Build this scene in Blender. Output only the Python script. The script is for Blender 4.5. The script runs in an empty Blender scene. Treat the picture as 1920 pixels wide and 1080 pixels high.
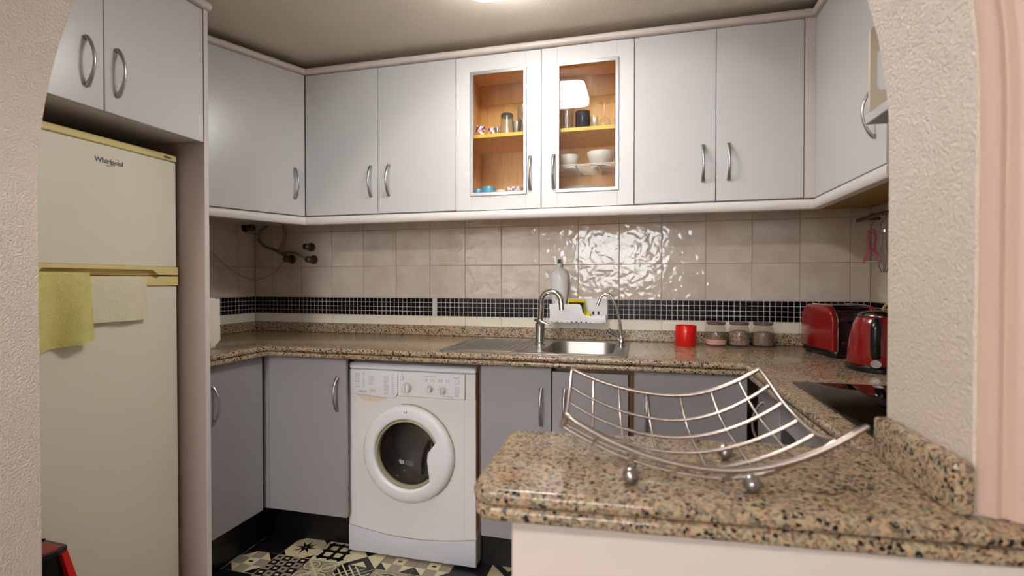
import bpy, bmesh, math, random
from mathutils import Vector, Matrix
random.seed(7)
PI = math.pi
SC = bpy.context.scene
COL = SC.collection

# ------------------------------------------------------------------ camera, world, light, exposure
cam_d = bpy.data.cameras.new('camera')
cam = bpy.data.objects.new('camera', cam_d); COL.objects.link(cam)
CAM = Vector((1.9446, -2.5476, 1.2078)); YAW = .2496; PITCH = -.0129
cam.location = CAM
cam.rotation_euler = (PI/2 + PITCH, 0, YAW)
cam_d.sensor_width = 36; cam_d.lens = 946.82/1920*36
cam_d.clip_start = .05
cam_d.dof.use_dof = True; cam_d.dof.focus_distance = 2.35; cam_d.dof.aperture_fstop = 3.5
SC.camera = cam
SC.view_settings.view_transform = 'Standard'
SC.view_settings.look = 'None'
SC.view_settings.gamma = 1
SC.view_settings.use_curve_mapping = False
SC.view_settings.exposure = 0.36
world = bpy.data.worlds.new('daylight'); SC.world = world; world.use_nodes = True
world.node_tree.nodes['Background'].inputs[0].default_value = (.95, .97, 1, 1)
world.node_tree.nodes['Background'].inputs[1].default_value = 13.0
LAMP_STRENGTH = 31
LAMP_COLOR = (1, .98, .965, 1)
FILL_STRENGTH = 155
FILL_COLOR = (1, .95, .90, 1)
# daylight portal in the balcony window behind the viewer
WIN = (.85, 2.22, 1.15, 2.25)      # x0,x1,z0,z1 of the window opening in the far living room wall
FILL_WIN = (-1.35, .62, .98, 2.30)    # unseen second window, added for soft frontal light; panes tinted
for wx in (WIN, FILL_WIN):
    ld = bpy.data.lights.new('window_portal', 'AREA'); ld.shape = 'RECTANGLE'
    ld.size = wx[1]-wx[0]; ld.size_y = wx[3]-wx[2]; ld.cycles.is_portal = True
    lo = bpy.data.objects.new('window_portal', ld); COL.objects.link(lo)
    lo.location = ((wx[0]+wx[1])/2, -6.09, (wx[2]+wx[3])/2); lo.rotation_euler = (PI/2, 0, PI)

# ------------------------------------------------------------------ materials
def lin(h):
    h = h.lstrip('#'); o = []
    for i in (0, 2, 4):
        c = int(h[i:i+2], 16)/255
        o.append(c/12.92 if c <= .04045 else ((c+.055)/1.055)**2.4)
    return (o[0], o[1], o[2], 1)
MATS = {}
def nodes(name):
    m = bpy.data.materials.new(name); m.use_nodes = True
    nt = m.node_tree; b = nt.nodes['Principled BSDF']; MATS[name] = m
    return m, nt, b
def setp(b, **k):
    for n, v in k.items(): b.inputs[n.replace('_', ' ')].default_value = v
def mat(name, col, rough=.5, metal=0, spec=.5, bump=None, var=None, coat=0, sss=0):
    """bump=(scale,strength,distance), var=(scale,amount)"""
    m, nt, b = nodes(name); c = lin(col)
    setp(b, Base_Color=c, Roughness=rough, Metallic=metal)
    b.inputs['Specular IOR Level'].default_value = spec
    if coat: b.inputs['Coat Weight'].default_value = coat; b.inputs['Coat Roughness'].default_value = .08
    tc = nt.nodes.new('ShaderNodeTexCoord')
    if var:
        n = nt.nodes.new('ShaderNodeTexNoise'); n.inputs['Scale'].default_value = var[0]; n.inputs['Detail'].default_value = 4
        nt.links.new(tc.outputs['Object'], n.inputs['Vector'])
        r = nt.nodes.new('ShaderNodeMapRange'); r.inputs['To Min'].default_value = 1-var[1]; r.inputs['To Max'].default_value = 1+var[1]
        r.inputs['From Min'].default_value = .25; r.inputs['From Max'].default_value = .75
        nt.links.new(n.outputs['Fac'], r.inputs['Value'])
        h = nt.nodes.new('ShaderNodeHueSaturation'); h.inputs['Color'].default_value = c
        nt.links.new(r.outputs[0], h.inputs['Value']); nt.links.new(h.outputs[0], b.inputs['Base Color'])
    if bump:
        n = nt.nodes.new('ShaderNodeTexNoise'); n.inputs['Scale'].default_value = bump[0]; n.inputs['Detail'].default_value = 3
        nt.links.new(tc.outputs['Object'], n.inputs['Vector'])
        bp = nt.nodes.new('ShaderNodeBump'); bp.inputs['Strength'].default_value = bump[1]; bp.inputs['Distance'].default_value = bump[2]
        nt.links.new(n.outputs['Fac'], bp.inputs['Height']); nt.links.new(bp.outputs[0], b.inputs['Normal'])
    return m
def ramp(nt, stops, interp='LINEAR'):
    r = nt.nodes.new('ShaderNodeValToRGB'); cr = r.color_ramp; cr.interpolation = interp
    while len(cr.elements) < len(stops): cr.elements.new(.5)
    for e, (p, c) in zip(cr.elements, stops): e.position = p; e.color = lin(c)
    return r

mat('plaster', '#dacdc0', .2, bump=(210, 1, .004))
mat('plaster_living', '#ddd3c9', .6, bump=(95, .4, .003))
mat('pink_wall', '#d6c9c2', .55, bump=(120, .25, .002))
mat('moulding_pink', '#cbad9d', .42)
mat('ceiling_paint', '#d9cebe', .8, bump=(160, .5, .004))
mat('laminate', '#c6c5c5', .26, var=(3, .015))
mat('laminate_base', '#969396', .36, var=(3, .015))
mat('frame_white', '#cfcdcc', .33)
mat('aluminium', '#b4b4b4', .35, .9)
mat('laminate_edge', '#cdc6c2', .45)
mat('laminate_panel', '#a6968f', .5)
mat('rail_white', '#dcd6d2', .35)
mat('cornice_white', '#cfc3bb', .4)
mat('wood_side', '#6a4526', .5, var=(20, .15))
mat('wood_yellow', '#a8853e', .5)
mat('shelf_edge', '#d8b83e', .45)
mat('plinth_black', '#0b0a0b', .35)
mat('tile_white_strip', '#e2dccb', .2, var=(8, .02))
mat('grout', '#cdb096', .8)
mat('mosaic_grout', '#c9c6c4', .7)
mat('mosaic_black', '#0e0b0e', .16, spec=.35, bump=(30, .12, .002))
mat('chrome', '#c9c9c9', .09, 1)
mat('satin_nickel', '#a9a7a6', .28, 1)
mat('handle_metal', '#b4b3b4', .33, 1)
mat('steel', '#aaa6a1', .36, 1, bump=(60, .05, .001))
mat('basket_wire', '#b8aca4', .26, 1)
mat('rust', '#8a5a3a', .6)
mat('dull_brass', '#6f635a', .3, 1)
mat('braided', '#8d8780', .4, .8, bump=(400, .6, .002))
mat('fridge_body', '#e4e1cf', .38, var=(2.5, .03))
mat('fridge_trim', '#e2d08e', .4)
mat('dark_gap', '#1a1612', .7)
mat('washer_white', '#dedbda', .35)
mat('washer_panel', '#e0e0e3', .35)
mat('washer_kick', '#c9c9d2', .4)
mat('washer_cream', '#dfcbb8', .45)
mat('washer_print', '#a9a7b4', .6)
mat('washer_blue', '#8f97c4', .6)
mat('print_dark', '#444048', .6)
mat('rubber_grey', '#4a4844', .5)
mat('drum_steel', '#9c938d', .26, .6, bump=(60, .3, .003))
mat('yellowed_rim', '#a8a184', .4)
mat('towel_lime', '#d9d184', .95, bump=(230, .7, .005), var=(30, .08))
mat('towel_cream', '#e6e0c2', .95, bump=(230, .7, .005), var=(30, .05))
mat('red_gloss', '#820d10', .18, coat=.4)
mat('red_plastic', '#c81512', .35)
mat('red_lid', '#8c2f26', .4)
mat('red_mug', '#d01410', .2)
mat('black_plastic', '#0d0c0d', .24)
mat('dark_plum', '#2a1518', .22)
mat('smoked_metal', '#6a625c', .2, 1)
mat('cooktop_glass', '#050405', .04, spec=.28)
mat('white_plastic', '#eeedf0', .35)
mat('cream_plastic', '#d0c5b2', .5)
mat('grey_hood', '#b5b4b6', .35)
mat('soap_white', '#eef0f2', .25)
mat('soap_green', '#0e6a48', .4)
mat('label_green', '#9dcf5a', .5)
mat('label_white', '#eeeef4', .5)
mat('sponge_yellow', '#ecd608', .9, bump=(150, .6, .003))
mat('scourer', '#1f2218', .9)
mat('paper', '#e9e6da', .85, bump=(120, .3, .002))
mat('ceramic_white', '#e8e2d8', .2)
mat('turquoise', '#4fa6c4', .3)
mat('lid_plum', '#5a4448', .35)
mat('pink_salt', '#d7a595', .9, bump=(500, 1, .003))
mat('pink_plastic', '#d0607a', .35)
mat('yellow_cord', '#b99a4a', .5)
mat('white_cord', '#b5a184', .5)
mat('gold_print', '#b89a58', .4)
mat('silver_print', '#6b6c74', .4)
mat('socket_white', '#e0dcd0', .4)
mat('floor_plain', '#8d8378', .4, var=(3, .08))
mat('cem_black', '#141012', .35)
mat('cem_cream', '#c9bf9c', .4)
mat('cem_taupe', '#8f8474', .4)
mat('floor_grout', '#4a443e', .8)
mat('window_frame', '#e8e6e2', .4)

# spices: mottled
def mat_mottle(name, c1, c2, scale):
    m, nt, b = nodes(name); tc = nt.nodes.new('ShaderNodeTexCoord')
    v = nt.nodes.new('ShaderNodeTexVoronoi'); v.inputs['Scale'].default_value = scale
    nt.links.new(tc.outputs['Object'], v.inputs['Vector'])
    r = ramp(nt, [(.2, c1), (.8, c2)]); nt.links.new(v.outputs['Color'], r.inputs[0]); nt.links.new(r.outputs[0], b.inputs['Base Color'])
    b.inputs['Roughness'].default_value = .8
mat_mottle('spice_dark', '#5c4a3e', '#9a8470', 180)
mat_mottle('spice_brown', '#5e4a40', '#84705f', 220)

# granite
def granite():
    m, nt, b = nodes('granite'); tc = nt.nodes.new('ShaderNodeTexCoord')
    wob = nt.nodes.new('ShaderNodeTexNoise'); wob.inputs['Scale'].default_value = 160; wob.inputs['Detail'].default_value = 2
    nt.links.new(tc.outputs['Object'], wob.inputs['Vector'])
    add = nt.nodes.new('ShaderNodeMixRGB'); add.blend_type = 'ADD'; add.inputs[0].default_value = .007
    nt.links.new(tc.outputs['Object'], add.inputs[1]); nt.links.new(wob.outputs['Color'], add.inputs[2])
    v = nt.nodes.new('ShaderNodeTexVoronoi'); v.inputs['Scale'].default_value = 250
    nt.links.new(add.outputs[0], v.inputs['Vector'])
    sep = nt.nodes.new('ShaderNodeSeparateColor'); nt.links.new(v.outputs['Color'], sep.inputs[0])
    r = ramp(nt, [(0, '#141314'), (.13, '#484543'), (.25, '#847562'), (.42, '#bd9574'), (.58, '#afa07e'), (.78, '#998a70'), (.92, '#6f6a62')], 'CONSTANT')
    nt.links.new(sep.outputs[0], r.inputs[0])
    # bigger mineral patches that modulate hue
    n = nt.nodes.new('ShaderNodeTexNoise'); n.inputs['Scale'].default_value = 60; n.inputs['Detail'].default_value = 3
    nt.links.new(tc.outputs['Object'], n.inputs['Vector'])
    r2 = ramp(nt, [(.35, '#b8aa8c'), (.65, '#b28c70')]); nt.links.new(n.outputs['Fac'], r2.inputs[0])
    mx = nt.nodes.new('ShaderNodeMixRGB'); mx.blend_type = 'MIX'; mx.inputs[0].default_value = .3
    nt.links.new(r.outputs[0], mx.inputs[1]); nt.links.new(r2.outputs[0], mx.inputs[2])
    # black flecks
    v2 = nt.nodes.new('ShaderNodeTexVoronoi'); v2.inputs['Scale'].default_value = 150
    nt.links.new(add.outputs[0], v2.inputs['Vector'])
    s2 = nt.nodes.new('ShaderNodeSeparateColor'); nt.links.new(v2.outputs['Color'], s2.inputs[0])
    lt = nt.nodes.new('ShaderNodeMath'); lt.operation = 'LESS_THAN'; 
    cl = nt.nodes.new('ShaderNodeTexNoise'); cl.inputs['Scale'].default_value = 28; cl.inputs['Detail'].default_value = 2
    nt.links.new(tc.outputs['Object'], cl.inputs['Vector'])
    cm = nt.nodes.new('ShaderNodeMapRange'); cm.inputs['From Min'].default_value = .38; cm.inputs['From Max'].default_value = .66; cm.inputs['To Min'].default_value = .04; cm.inputs['To Max'].default_value = .42
    nt.links.new(cl.outputs['Fac'], cm.inputs['Value']); nt.links.new(cm.outputs[0], lt.inputs[1])
    nt.links.new(s2.outputs[1], lt.inputs[0])
    d = nt.nodes.new('ShaderNodeMath'); d.operation = 'LESS_THAN'; d.inputs[1].default_value = .5
    nt.links.new(v2.outputs['Distance'], d.inputs[0])
    mu = nt.nodes.new('ShaderNodeMath'); mu.operation = 'MULTIPLY'; nt.links.new(lt.outputs[0], mu.inputs[0]); nt.links.new(d.outputs[0], mu.inputs[1])
    mx2 = nt.nodes.new('ShaderNodeMixRGB'); nt.links.new(mu.outputs[0], mx2.inputs[0]); nt.links.new(mx.outputs[0], mx2.inputs[1]); mx2.inputs[2].default_value = lin('#1c191c')
    nt.links.new(mx2.outputs[0], b.inputs['Base Color'])
    setp(b, Roughness=.18)
granite()

# glazed wavy wall tile: per-tile offset
def wall_tile():
    m, nt, b = nodes('wall_tile'); tc = nt.nodes.new('ShaderNodeTexCoord')
    oi = nt.nodes.new('ShaderNodeObjectInfo')
    off = nt.nodes.new('ShaderNodeVectorMath'); off.operation = 'ADD'
    mul = nt.nodes.new('ShaderNodeMath'); mul.operation = 'MULTIPLY'; mul.inputs[1].default_value = 37
    nt.links.new(oi.outputs['Random'], mul.inputs[0]); nt.links.new(tc.outputs['Object'], off.inputs[0]); nt.links.new(mul.outputs[0], off.inputs[1])
    n = nt.nodes.new('ShaderNodeTexNoise'); n.inputs['Scale'].default_value = 9; n.inputs['Detail'].default_value = 3
    nt.links.new(off.outputs[0], n.inputs['Vector'])
    r = ramp(nt, [(.3, '#d0c3b4'), (.7, '#e0d6ca')]); nt.links.new(n.outputs['Fac'], r.inputs[0])
    mr = nt.nodes.new('ShaderNodeMapRange'); mr.inputs['To Min'].default_value = .95; mr.inputs['To Max'].default_value = 1.04
    nt.links.new(oi.outputs['Random'], mr.inputs['Value'])
    h = nt.nodes.new('ShaderNodeHueSaturation'); nt.links.new(r.outputs[0], h.inputs['Color']); nt.links.new(mr.outputs[0], h.inputs['Value'])
    nt.links.new(h.outputs[0], b.inputs['Base Color'])
    n2 = nt.nodes.new('ShaderNodeTexNoise'); n2.inputs['Scale'].default_value = 22; n2.inputs['Detail'].default_value = 1.2; n2.inputs['Distortion'].default_value = .5
    nt.links.new(off.outputs[0], n2.inputs['Vector'])
    bp = nt.nodes.new('ShaderNodeBump'); bp.inputs['Strength'].default_value = .48; bp.inputs['Distance'].default_value = .006
    nt.links.new(n2.outputs['Fac'], bp.inputs['Height']); nt.links.new(bp.outputs[0], b.inputs['Normal'])
    setp(b, Roughness=.1)
wall_tile()

# maple-look cabinet inside
def maple():
    m, nt, b = nodes('maple'); tc = nt.nodes.new('ShaderNodeTexCoord')
    mp = nt.nodes.new('ShaderNodeMapping'); mp.inputs['Scale'].default_value = (14, 14, 1.6)
    nt.links.new(tc.outputs['Object'], mp.inputs[0])
    n = nt.nodes.new('ShaderNodeTexNoise'); n.inputs['Scale'].default_value = 3; n.inputs['Detail'].default_value = 5; n.inputs['Distortion'].default_value = .6
    nt.links.new(mp.outputs[0], n.inputs['Vector'])
    r = ramp(nt, [(.3, '#f0b866'), (.7, '#fad08a')]); nt.links.new(n.outputs['Fac'], r.inputs[0]); nt.links.new(r.outputs[0], b.inputs['Base Color'])
    setp(b, Roughness=.45)
maple()

# flower-print ceramic
def floral():
    m, nt, b = nodes('floral'); tc = nt.nodes.new('ShaderNodeTexCoord')
    v = nt.nodes.new('ShaderNodeTexVoronoi'); v.inputs['Scale'].default_value = 110
    nt.links.new(tc.outputs['Object'], v.inputs['Vector'])
    s = nt.nodes.new('ShaderNodeSeparateColor'); nt.links.new(v.outputs['Color'], s.inputs[0])
    r = ramp(nt, [(0, '#b8404a'), (.2, '#34508e'), (.42, '#e9e2dc'), (.7, '#d88a6a'), (.82, '#e9e2dc')], 'CONSTANT')
    nt.links.new(s.outputs[0], r.inputs[0]); nt.links.new(r.outputs[0], b.inputs['Base Color']); setp(b, Roughness=.25)
floral()

def glassy(name, tint, ior=1.45, rough=.02, body=0.0, bodycol='#888888'):
    m, nt, b = nodes(name); nt.nodes.remove(b)
    out = [n for n in nt.nodes if n.type == 'OUTPUT_MATERIAL'][0]
    t = nt.nodes.new('ShaderNodeBsdfTransparent'); t.inputs[0].default_value = lin(tint)
    g = nt.nodes.new('ShaderNodeBsdfGlossy'); g.inputs['Roughness'].default_value = rough
    lw = nt.nodes.new('ShaderNodeLayerWeight'); pw = nt.nodes.new('ShaderNodeMath'); pw.operation = 'POWER'; pw.inputs[1].default_value = 4.5
    nt.links.new(lw.outputs['Facing'], pw.inputs[0])
    f = nt.nodes.new('ShaderNodeMath'); f.operation = 'MULTIPLY_ADD'; f.inputs[1].default_value = .8; f.inputs[2].default_value = ((ior-1)/(ior+1))**2*1.6
    nt.links.new(pw.outputs[0], f.inputs[0])
    mx = nt.nodes.new('ShaderNodeMixShader'); nt.links.new(f.outputs[0], mx.inputs[0]); nt.links.new(t.outputs[0], mx.inputs[1]); nt.links.new(g.outputs[0], mx.inputs[2])
    last = mx
    if body:
        d = nt.nodes.new('ShaderNodeBsdfDiffuse'); d.inputs[0].default_value = lin(bodycol)
        m2 = nt.nodes.new('ShaderNodeMixShader'); m2.inputs[0].default_value = body
        nt.links.new(mx.outputs[0], m2.inputs[1]); nt.links.new(d.outputs[0], m2.inputs[2]); last = m2
    nt.links.new(last.outputs[0], out.inputs[0])
glassy('pane_glass', '#fbfbfa', 1.33)
glassy('clear_glass', '#fafaf7', 1.4, .03, .05, '#e8e4dc')
glassy('smoke_glass', '#8a8b96', 1.45, .03, .2, '#5a5c6a')
glassy('jar_glass', '#fbf8f4', 1.4, .03, .04, '#d8ccc4')
glassy('washer_glass', '#f2f0ee', 1.26, .02)
glassy('window_glass', '#ffffff', 1.3)
glassy('fill_window_glass', '#b4b0ac', 1.3)  # tint keeps the added window's reflections in the tiles faint
glassy('clear_plastic_bottle', '#dfe3e6', 1.4, .1, .72, '#d0d4d8')

def emit(name, col, s):
    m, nt, b = nodes(name); nt.nodes.remove(b)
    out = [n for n in nt.nodes if n.type == 'OUTPUT_MATERIAL'][0]
    e = nt.nodes.new('ShaderNodeEmission'); e.inputs[0].default_value = col; e.inputs[1].default_value = s
    nt.links.new(e.outputs[0], out.inputs[0])
emit('lamp_glow', LAMP_COLOR, LAMP_STRENGTH)
emit('fill_lamp_glow', FILL_COLOR, FILL_STRENGTH)

# ------------------------------------------------------------------ mesh builder
class MB:
    def __init__(s): s.v = []; s.f = []; s.m = []
    def add(s, verts, faces, mi=0):
        o = len(s.v); s.v += [tuple(v) for v in verts]
        s.f += [tuple(i+o for i in f) for f in faces]; s.m += [mi]*len(faces); return s
    def bm(s, bm, mi=0):
        bm.verts.index_update(); s.add([v.co[:] for v in bm.verts], [[v.index for v in f.verts] for f in bm.faces], mi); bm.free(); return s
    def box(s, x0, x1, y0, y1, z0, z1, b=0, mi=0, seg=1):
        bm = bmesh.new(); bmesh.ops.create_cube(bm, size=1)
        for v in bm.verts: v.co = Vector(((x0+x1)/2+v.co.x*(x1-x0), (y0+y1)/2+v.co.y*(y1-y0), (z0+z1)/2+v.co.z*(z1-z0)))
        if b: bmesh.ops.bevel(bm, geom=bm.edges[:], offset=b, segments=seg, affect='EDGES', profile=.5)
        return s.bm(bm, mi)
    def prism(s, poly, lo, hi, axis='z', b=0, mi=0, seg=2, edges='caps'):
        """poly in the plane perpendicular to axis: z:(x,y) y:(x,z) x:(y,z)"""
        def P(p, t): return {'z': (p[0], p[1], t), 'y': (p[0], t, p[1]), 'x': (t, p[0], p[1])}[axis]
        bm = bmesh.new(); n = len(poly)
        a = [bm.verts.new(P(p, lo)) for p in poly]; c = [bm.verts.new(P(p, hi)) for p in poly]
        bm.faces.new(a[::-1]); bm.faces.new(c)
        for i in range(n): bm.faces.new((a[i], a[(i+1) % n], c[(i+1) % n], c[i]))
        bmesh.ops.recalc_face_normals(bm, faces=bm.faces[:])
        if b:
            cap = set(a), set(c)
            es = [e for e in bm.edges if (e.verts[0] in cap[0] and e.verts[1] in cap[0]) or (e.verts[0] in cap[1] and e.verts[1] in cap[1])]
            bmesh.ops.bevel(bm, geom=es, offset=b, segments=seg, affect='EDGES', profile=.5)
        return s.bm(bm, mi)
    def tube(s, pts, r, seg=8, closed=False, mi=0, flat=1.0, up=None):
        pts = [Vector(p) for p in pts]; n = len(pts)
        rr = r if isinstance(r, (list, tuple)) else [r]*n
        T = []
        for i in range(n):
            a = pts[(i-1) % n] if (closed or i > 0) else pts[i]; c = pts[(i+1) % n] if (closed or i < n-1) else pts[i]
            T.append((c-a).normalized())
        N = Vector(up) if up else (Vector((0, 0, 1)) if abs(T[0].z) < .9 else Vector((1, 0, 0)))
        rings = []
        for i in range(n):
            N = (N - T[i]*N.dot(T[i])).normalized(); B = T[i].cross(N)
            q = rr[i] if isinstance(rr[i], (list, tuple)) else (rr[i], rr[i]*flat)
            rings.append([pts[i]+N*math.cos(2*PI*k/seg)*q[0]+B*math.sin(2*PI*k/seg)*q[1] for k in range(seg)])
        V = [v for g in rings for v in g]; F = []
        for i in range(n if closed else n-1):
            j = (i+1) % n
            for k in range(seg):
                l = (k+1) % seg; F.append((i*seg+k, i*seg+l, j*seg+l, j*seg+k))
        if not closed: F.append(tuple(range(seg))[::-1]); F.append(tuple((n-1)*seg+k for k in range(seg)))
        return s.add(V, F, mi)
    def lathe(s, prof, c=(0, 0, 0), seg=24, mi=0, axis='z', cap=True):
        V = []; F = []; n = len(prof)
        for r, z in prof:
            for k in range(seg):
                a = 2*PI*k/seg; x, y = r*math.cos(a), r*math.sin(a)
                p = {'z': (x, y, z), 'y': (x, z, y), 'x': (z, x, y)}[axis]
                V.append((c[0]+p[0], c[1]+p[1], c[2]+p[2]))
        for i in range(n-1):
            for k in range(seg):
                l = (k+1) % seg; F.append((i*seg+k, i*seg+l, (i+1)*seg+l, (i+1)*seg+k))
        if cap: F.append(tuple(range(seg))[::-1]); F.append(tuple((n-1)*seg+k for k in range(seg)))
        return s.add(V, F, mi)
    def sphere(s, c, r, mi=0, seg=16):
        return s.lathe([(max(r*math.sin(PI*i/10), 1e-5), -r*math.cos(PI*i/10)) for i in range(11)], c, seg, mi)
    def xf(s, M):
        s.v = [tuple(M @ Vector(v)) for v in s.v]; return s
    def mesh(s, name, mats, org=(0, 0, 0), angle=38):
        me = bpy.data.meshes.new(name); o = Vector(org)
        me.from_pydata([tuple(Vector(v)-o) for v in s.v], [], s.f)
        for m in ([mats] if isinstance(mats, str) else mats): me.materials.append(MATS[m])
        me.polygons.foreach_set('material_index', s.m)
        bm = bmesh.new(); bm.from_mesh(me); bmesh.ops.recalc_face_normals(bm, faces=bm.faces[:]); bm.to_mesh(me); bm.free()
        me.shade_smooth(); me.set_sharp_from_angle(angle=math.radians(angle)); me.update()
        return me
ORG = {}
def tag(o, label, cat=None, group=None, kind=None):
    if label: o['label'] = label
    if cat: o['category'] = cat
    if group: o['group'] = group
    if kind: o['kind'] = kind
    return o
def thing(name, label, cat, loc=(0, 0, 0), group=None):
    o = bpy.data.objects.new(name, None); COL.objects.link(o); o.empty_display_size = .05; o.location = loc
    ORG[o.name] = Vector(loc); return tag(o, label, cat, group)
def part(name, mb, mats, parent=None, loc=None, label=None, angle=38):
    """a mesh; parts are given in world coordinates and take their thing's origin"""
    org = ORG[parent.name] if parent is not None else Vector(loc or (0, 0, 0))
    o = bpy.data.objects.new(name, mb.mesh(name, mats, org, angle)); COL.objects.link(o)
    if parent is not None: o.parent = parent
    else: o.location = org
    ORG[o.name] = org
    if label: o['label'] = label
    return o
def inst(name, me, parent, M):
    """shared mesh placed by world matrix M under parent"""
    o = bpy.data.objects.new(name, me); COL.objects.link(o)
    org = ORG[parent.name]; o.parent = parent
    o.matrix_local = Matrix.Translation(-org) @ M
    ORG[o.name] = org; return o
def solo(name, mb, mats, label, cat, loc=(0, 0, 0), group=None, kind=None, angle=38):
    return tag(part(name, mb, mats, None, loc, None, angle), label, cat, group, kind)
def struct(name, mb, mats, label, loc=(0, 0, 0)):
    return tag(part(name, mb, mats, None, loc), label, None, None, 'structure')
def rpoly(pts, r, seg=5):
    """round the corners of a convex or concave polygon"""
    out = []; n = len(pts)
    for i in range(n):
        p = Vector(pts[i]); a = Vector(pts[i-1]); c = Vector(pts[(i+1) % n]); ri = r[i] if isinstance(r, (list, tuple)) else r
        if ri <= 0: out.append(tuple(p)); continue
        u = (a-p).normalized(); w = (c-p).normalized(); ang = u.angle(w); d = ri/math.tan(ang/2)
        d = min(d, (a-p).length*.49, (c-p).length*.49); ri2 = d*math.tan(ang/2)
        cen = p+(u+w).normalized()*(ri2/math.sin(ang/2)); s0 = p+u*d-cen; s1 = p+w*d-cen
        a0 = math.atan2(s0.y, s0.x); da = (math.atan2(s1.y, s1.x)-a0+PI) % (2*PI)-PI
        for k in range(seg+1): out.append((cen.x+ri2*math.cos(a0+da*k/seg), cen.y+ri2*math.sin(a0+da*k/seg)))
    return out
def rrect(x0, x1, y0, y1, r, seg=5): return rpoly([(x0, y0), (x1, y0), (x1, y1), (x0, y1)], r, seg)
def inset(poly, d):
    n = len(poly); area = sum(poly[i][0]*poly[(i+1) % n][1]-poly[(i+1) % n][0]*poly[i][1] for i in range(n)); sg = 1 if area > 0 else -1
    out = []
    for i in range(n):
        p = Vector(poly[i]); e1 = (p-Vector(poly[i-1])).normalized(); e2 = (Vector(poly[(i+1) % n])-p).normalized()
        n1 = Vector((-e1.y, e1.x))*sg; n2 = Vector((-e2.y, e2.x))*sg; m = (n1+n2)
        m = m/max(m.length_squared/2, .3); out.append(tuple(p+m*d))
    return out
def slab(mb, outline, holes, z0, z1, r, mi=0):
    bm = bmesh.new(); n = len(outline); prof = []
    for k in range(4):
        a = PI/2*k/3; prof.append((r*(1-math.sin(a)), z0+r*(1-math.cos(a))))
    for k in range(4):
        a = PI/2*k/3; prof.append((r*(1-math.cos(a)), z1-r*(1-math.sin(a))))
    L = [[bm.verts.new((x, y, z)) for x, y in (inset(outline, d) if d > 1e-6 else outline)] for d, z in prof]
    for a, c in zip(L, L[1:]):
        for i in range(n): bm.faces.new((a[i], a[(i+1) % n], c[(i+1) % n], c[i]))
    for lp, z in ((L[0], z0), (L[-1], z1)):
        es = [bm.edges.get((lp[i], lp[(i+1) % n])) for i in range(n)]
        for h in holes:
            hv = [bm.verts.new((x, y, z)) for x, y in h]; hn = len(hv)
            es += [bm.edges.new((hv[i], hv[(i+1) % hn])) for i in range(hn)]
        bmesh.ops.triangle_fill(bm, edges=es, use_beauty=True)
    mb.bm(bm, mi)
    for h in holes:
        hn = len(h); mb.add([(x, y, z0) for x, y in h]+[(x, y, z1) for x, y in h], [(i, (i+1) % hn, hn+(i+1) % hn, hn+i) for i in range(hn)], mi)
    return mb
def text_mesh(body, size, name='lettering', extrude=.0003, offset=0):
    cu = bpy.data.curves.new(name, 'FONT'); cu.body = body; cu.size = size; cu.extrude = extrude; cu.offset = offset
    cu.align_x = 'CENTER'; cu.align_y = 'CENTER'; cu.resolution_u = 2
    o = bpy.data.objects.new(name, cu); COL.objects.link(o)
    bpy.context.view_layer.update()
    me = bpy.data.meshes.new_from_object(o.evaluated_get(bpy.context.evaluated_depsgraph_get()))
    bpy.data.objects.remove(o); bpy.data.curves.remove(cu); return me
def arcpts(f, n): return [f(i/(n-1)) for i in range(n)]
RZ = lambda a: Matrix.Rotation(a, 4, 'Z')
TR = lambda *p: Matrix.Translation(p)

# ------------------------------------------------------------------ room constants
XL, XR = -.29, 2.929            # kitchen side walls
YA, YB = -1.575, -1.80          # arch wall inner / outer face
AX0, AX1 = .42, 2.345           # arch opening
ZC = 2.30                       # kitchen ceiling
SPR = 1.43; AH = .95            # arch spring height, rise
ZW, ZWB = .9185, .8728          # worktop
ACX = (AX0+AX1)/2; AW = (AX1-AX0)/2
def arch_pts(n=40):
    return [(ACX-AW*math.cos(PI*i/n), SPR+AH*math.sin(PI*i/n)) for i in range(n+1)]

# ------------------------------------------------------------------ structure
floor = struct('floor', MB().box(-2, 5, -6.1, .1, -.1, -.008), 'floor_grout', 'dark grouted floor under the patterned kitchen tiles')
living_floor = struct('floor_living', MB().box(-2, 5, -6.1, -1.60, -.008, 0), 'floor_plain', 'plain floor of the room before the arch')
wall_back = struct('wall_back', MB().box(XL-.1, XR+.1, 0, .1, -.1, 2.6), 'grout', 'tiled back wall behind the sink')
wall_left = struct('wall_left', MB().box(XL-.1, XL, YA, 0, -.1, 2.6), 'grout', 'tiled side wall beside the fridge')
wall_right = struct('wall_right', MB().box(XR, XR+.1, YA, 0, -.1, 2.6), 'grout', 'tiled side wall behind kettle and toaster')
ceiling = struct('ceiling', MB().box(XL, XR, YA, 0, ZC, 2.6), 'ceiling_paint', 'textured cream kitchen ceiling')
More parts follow.
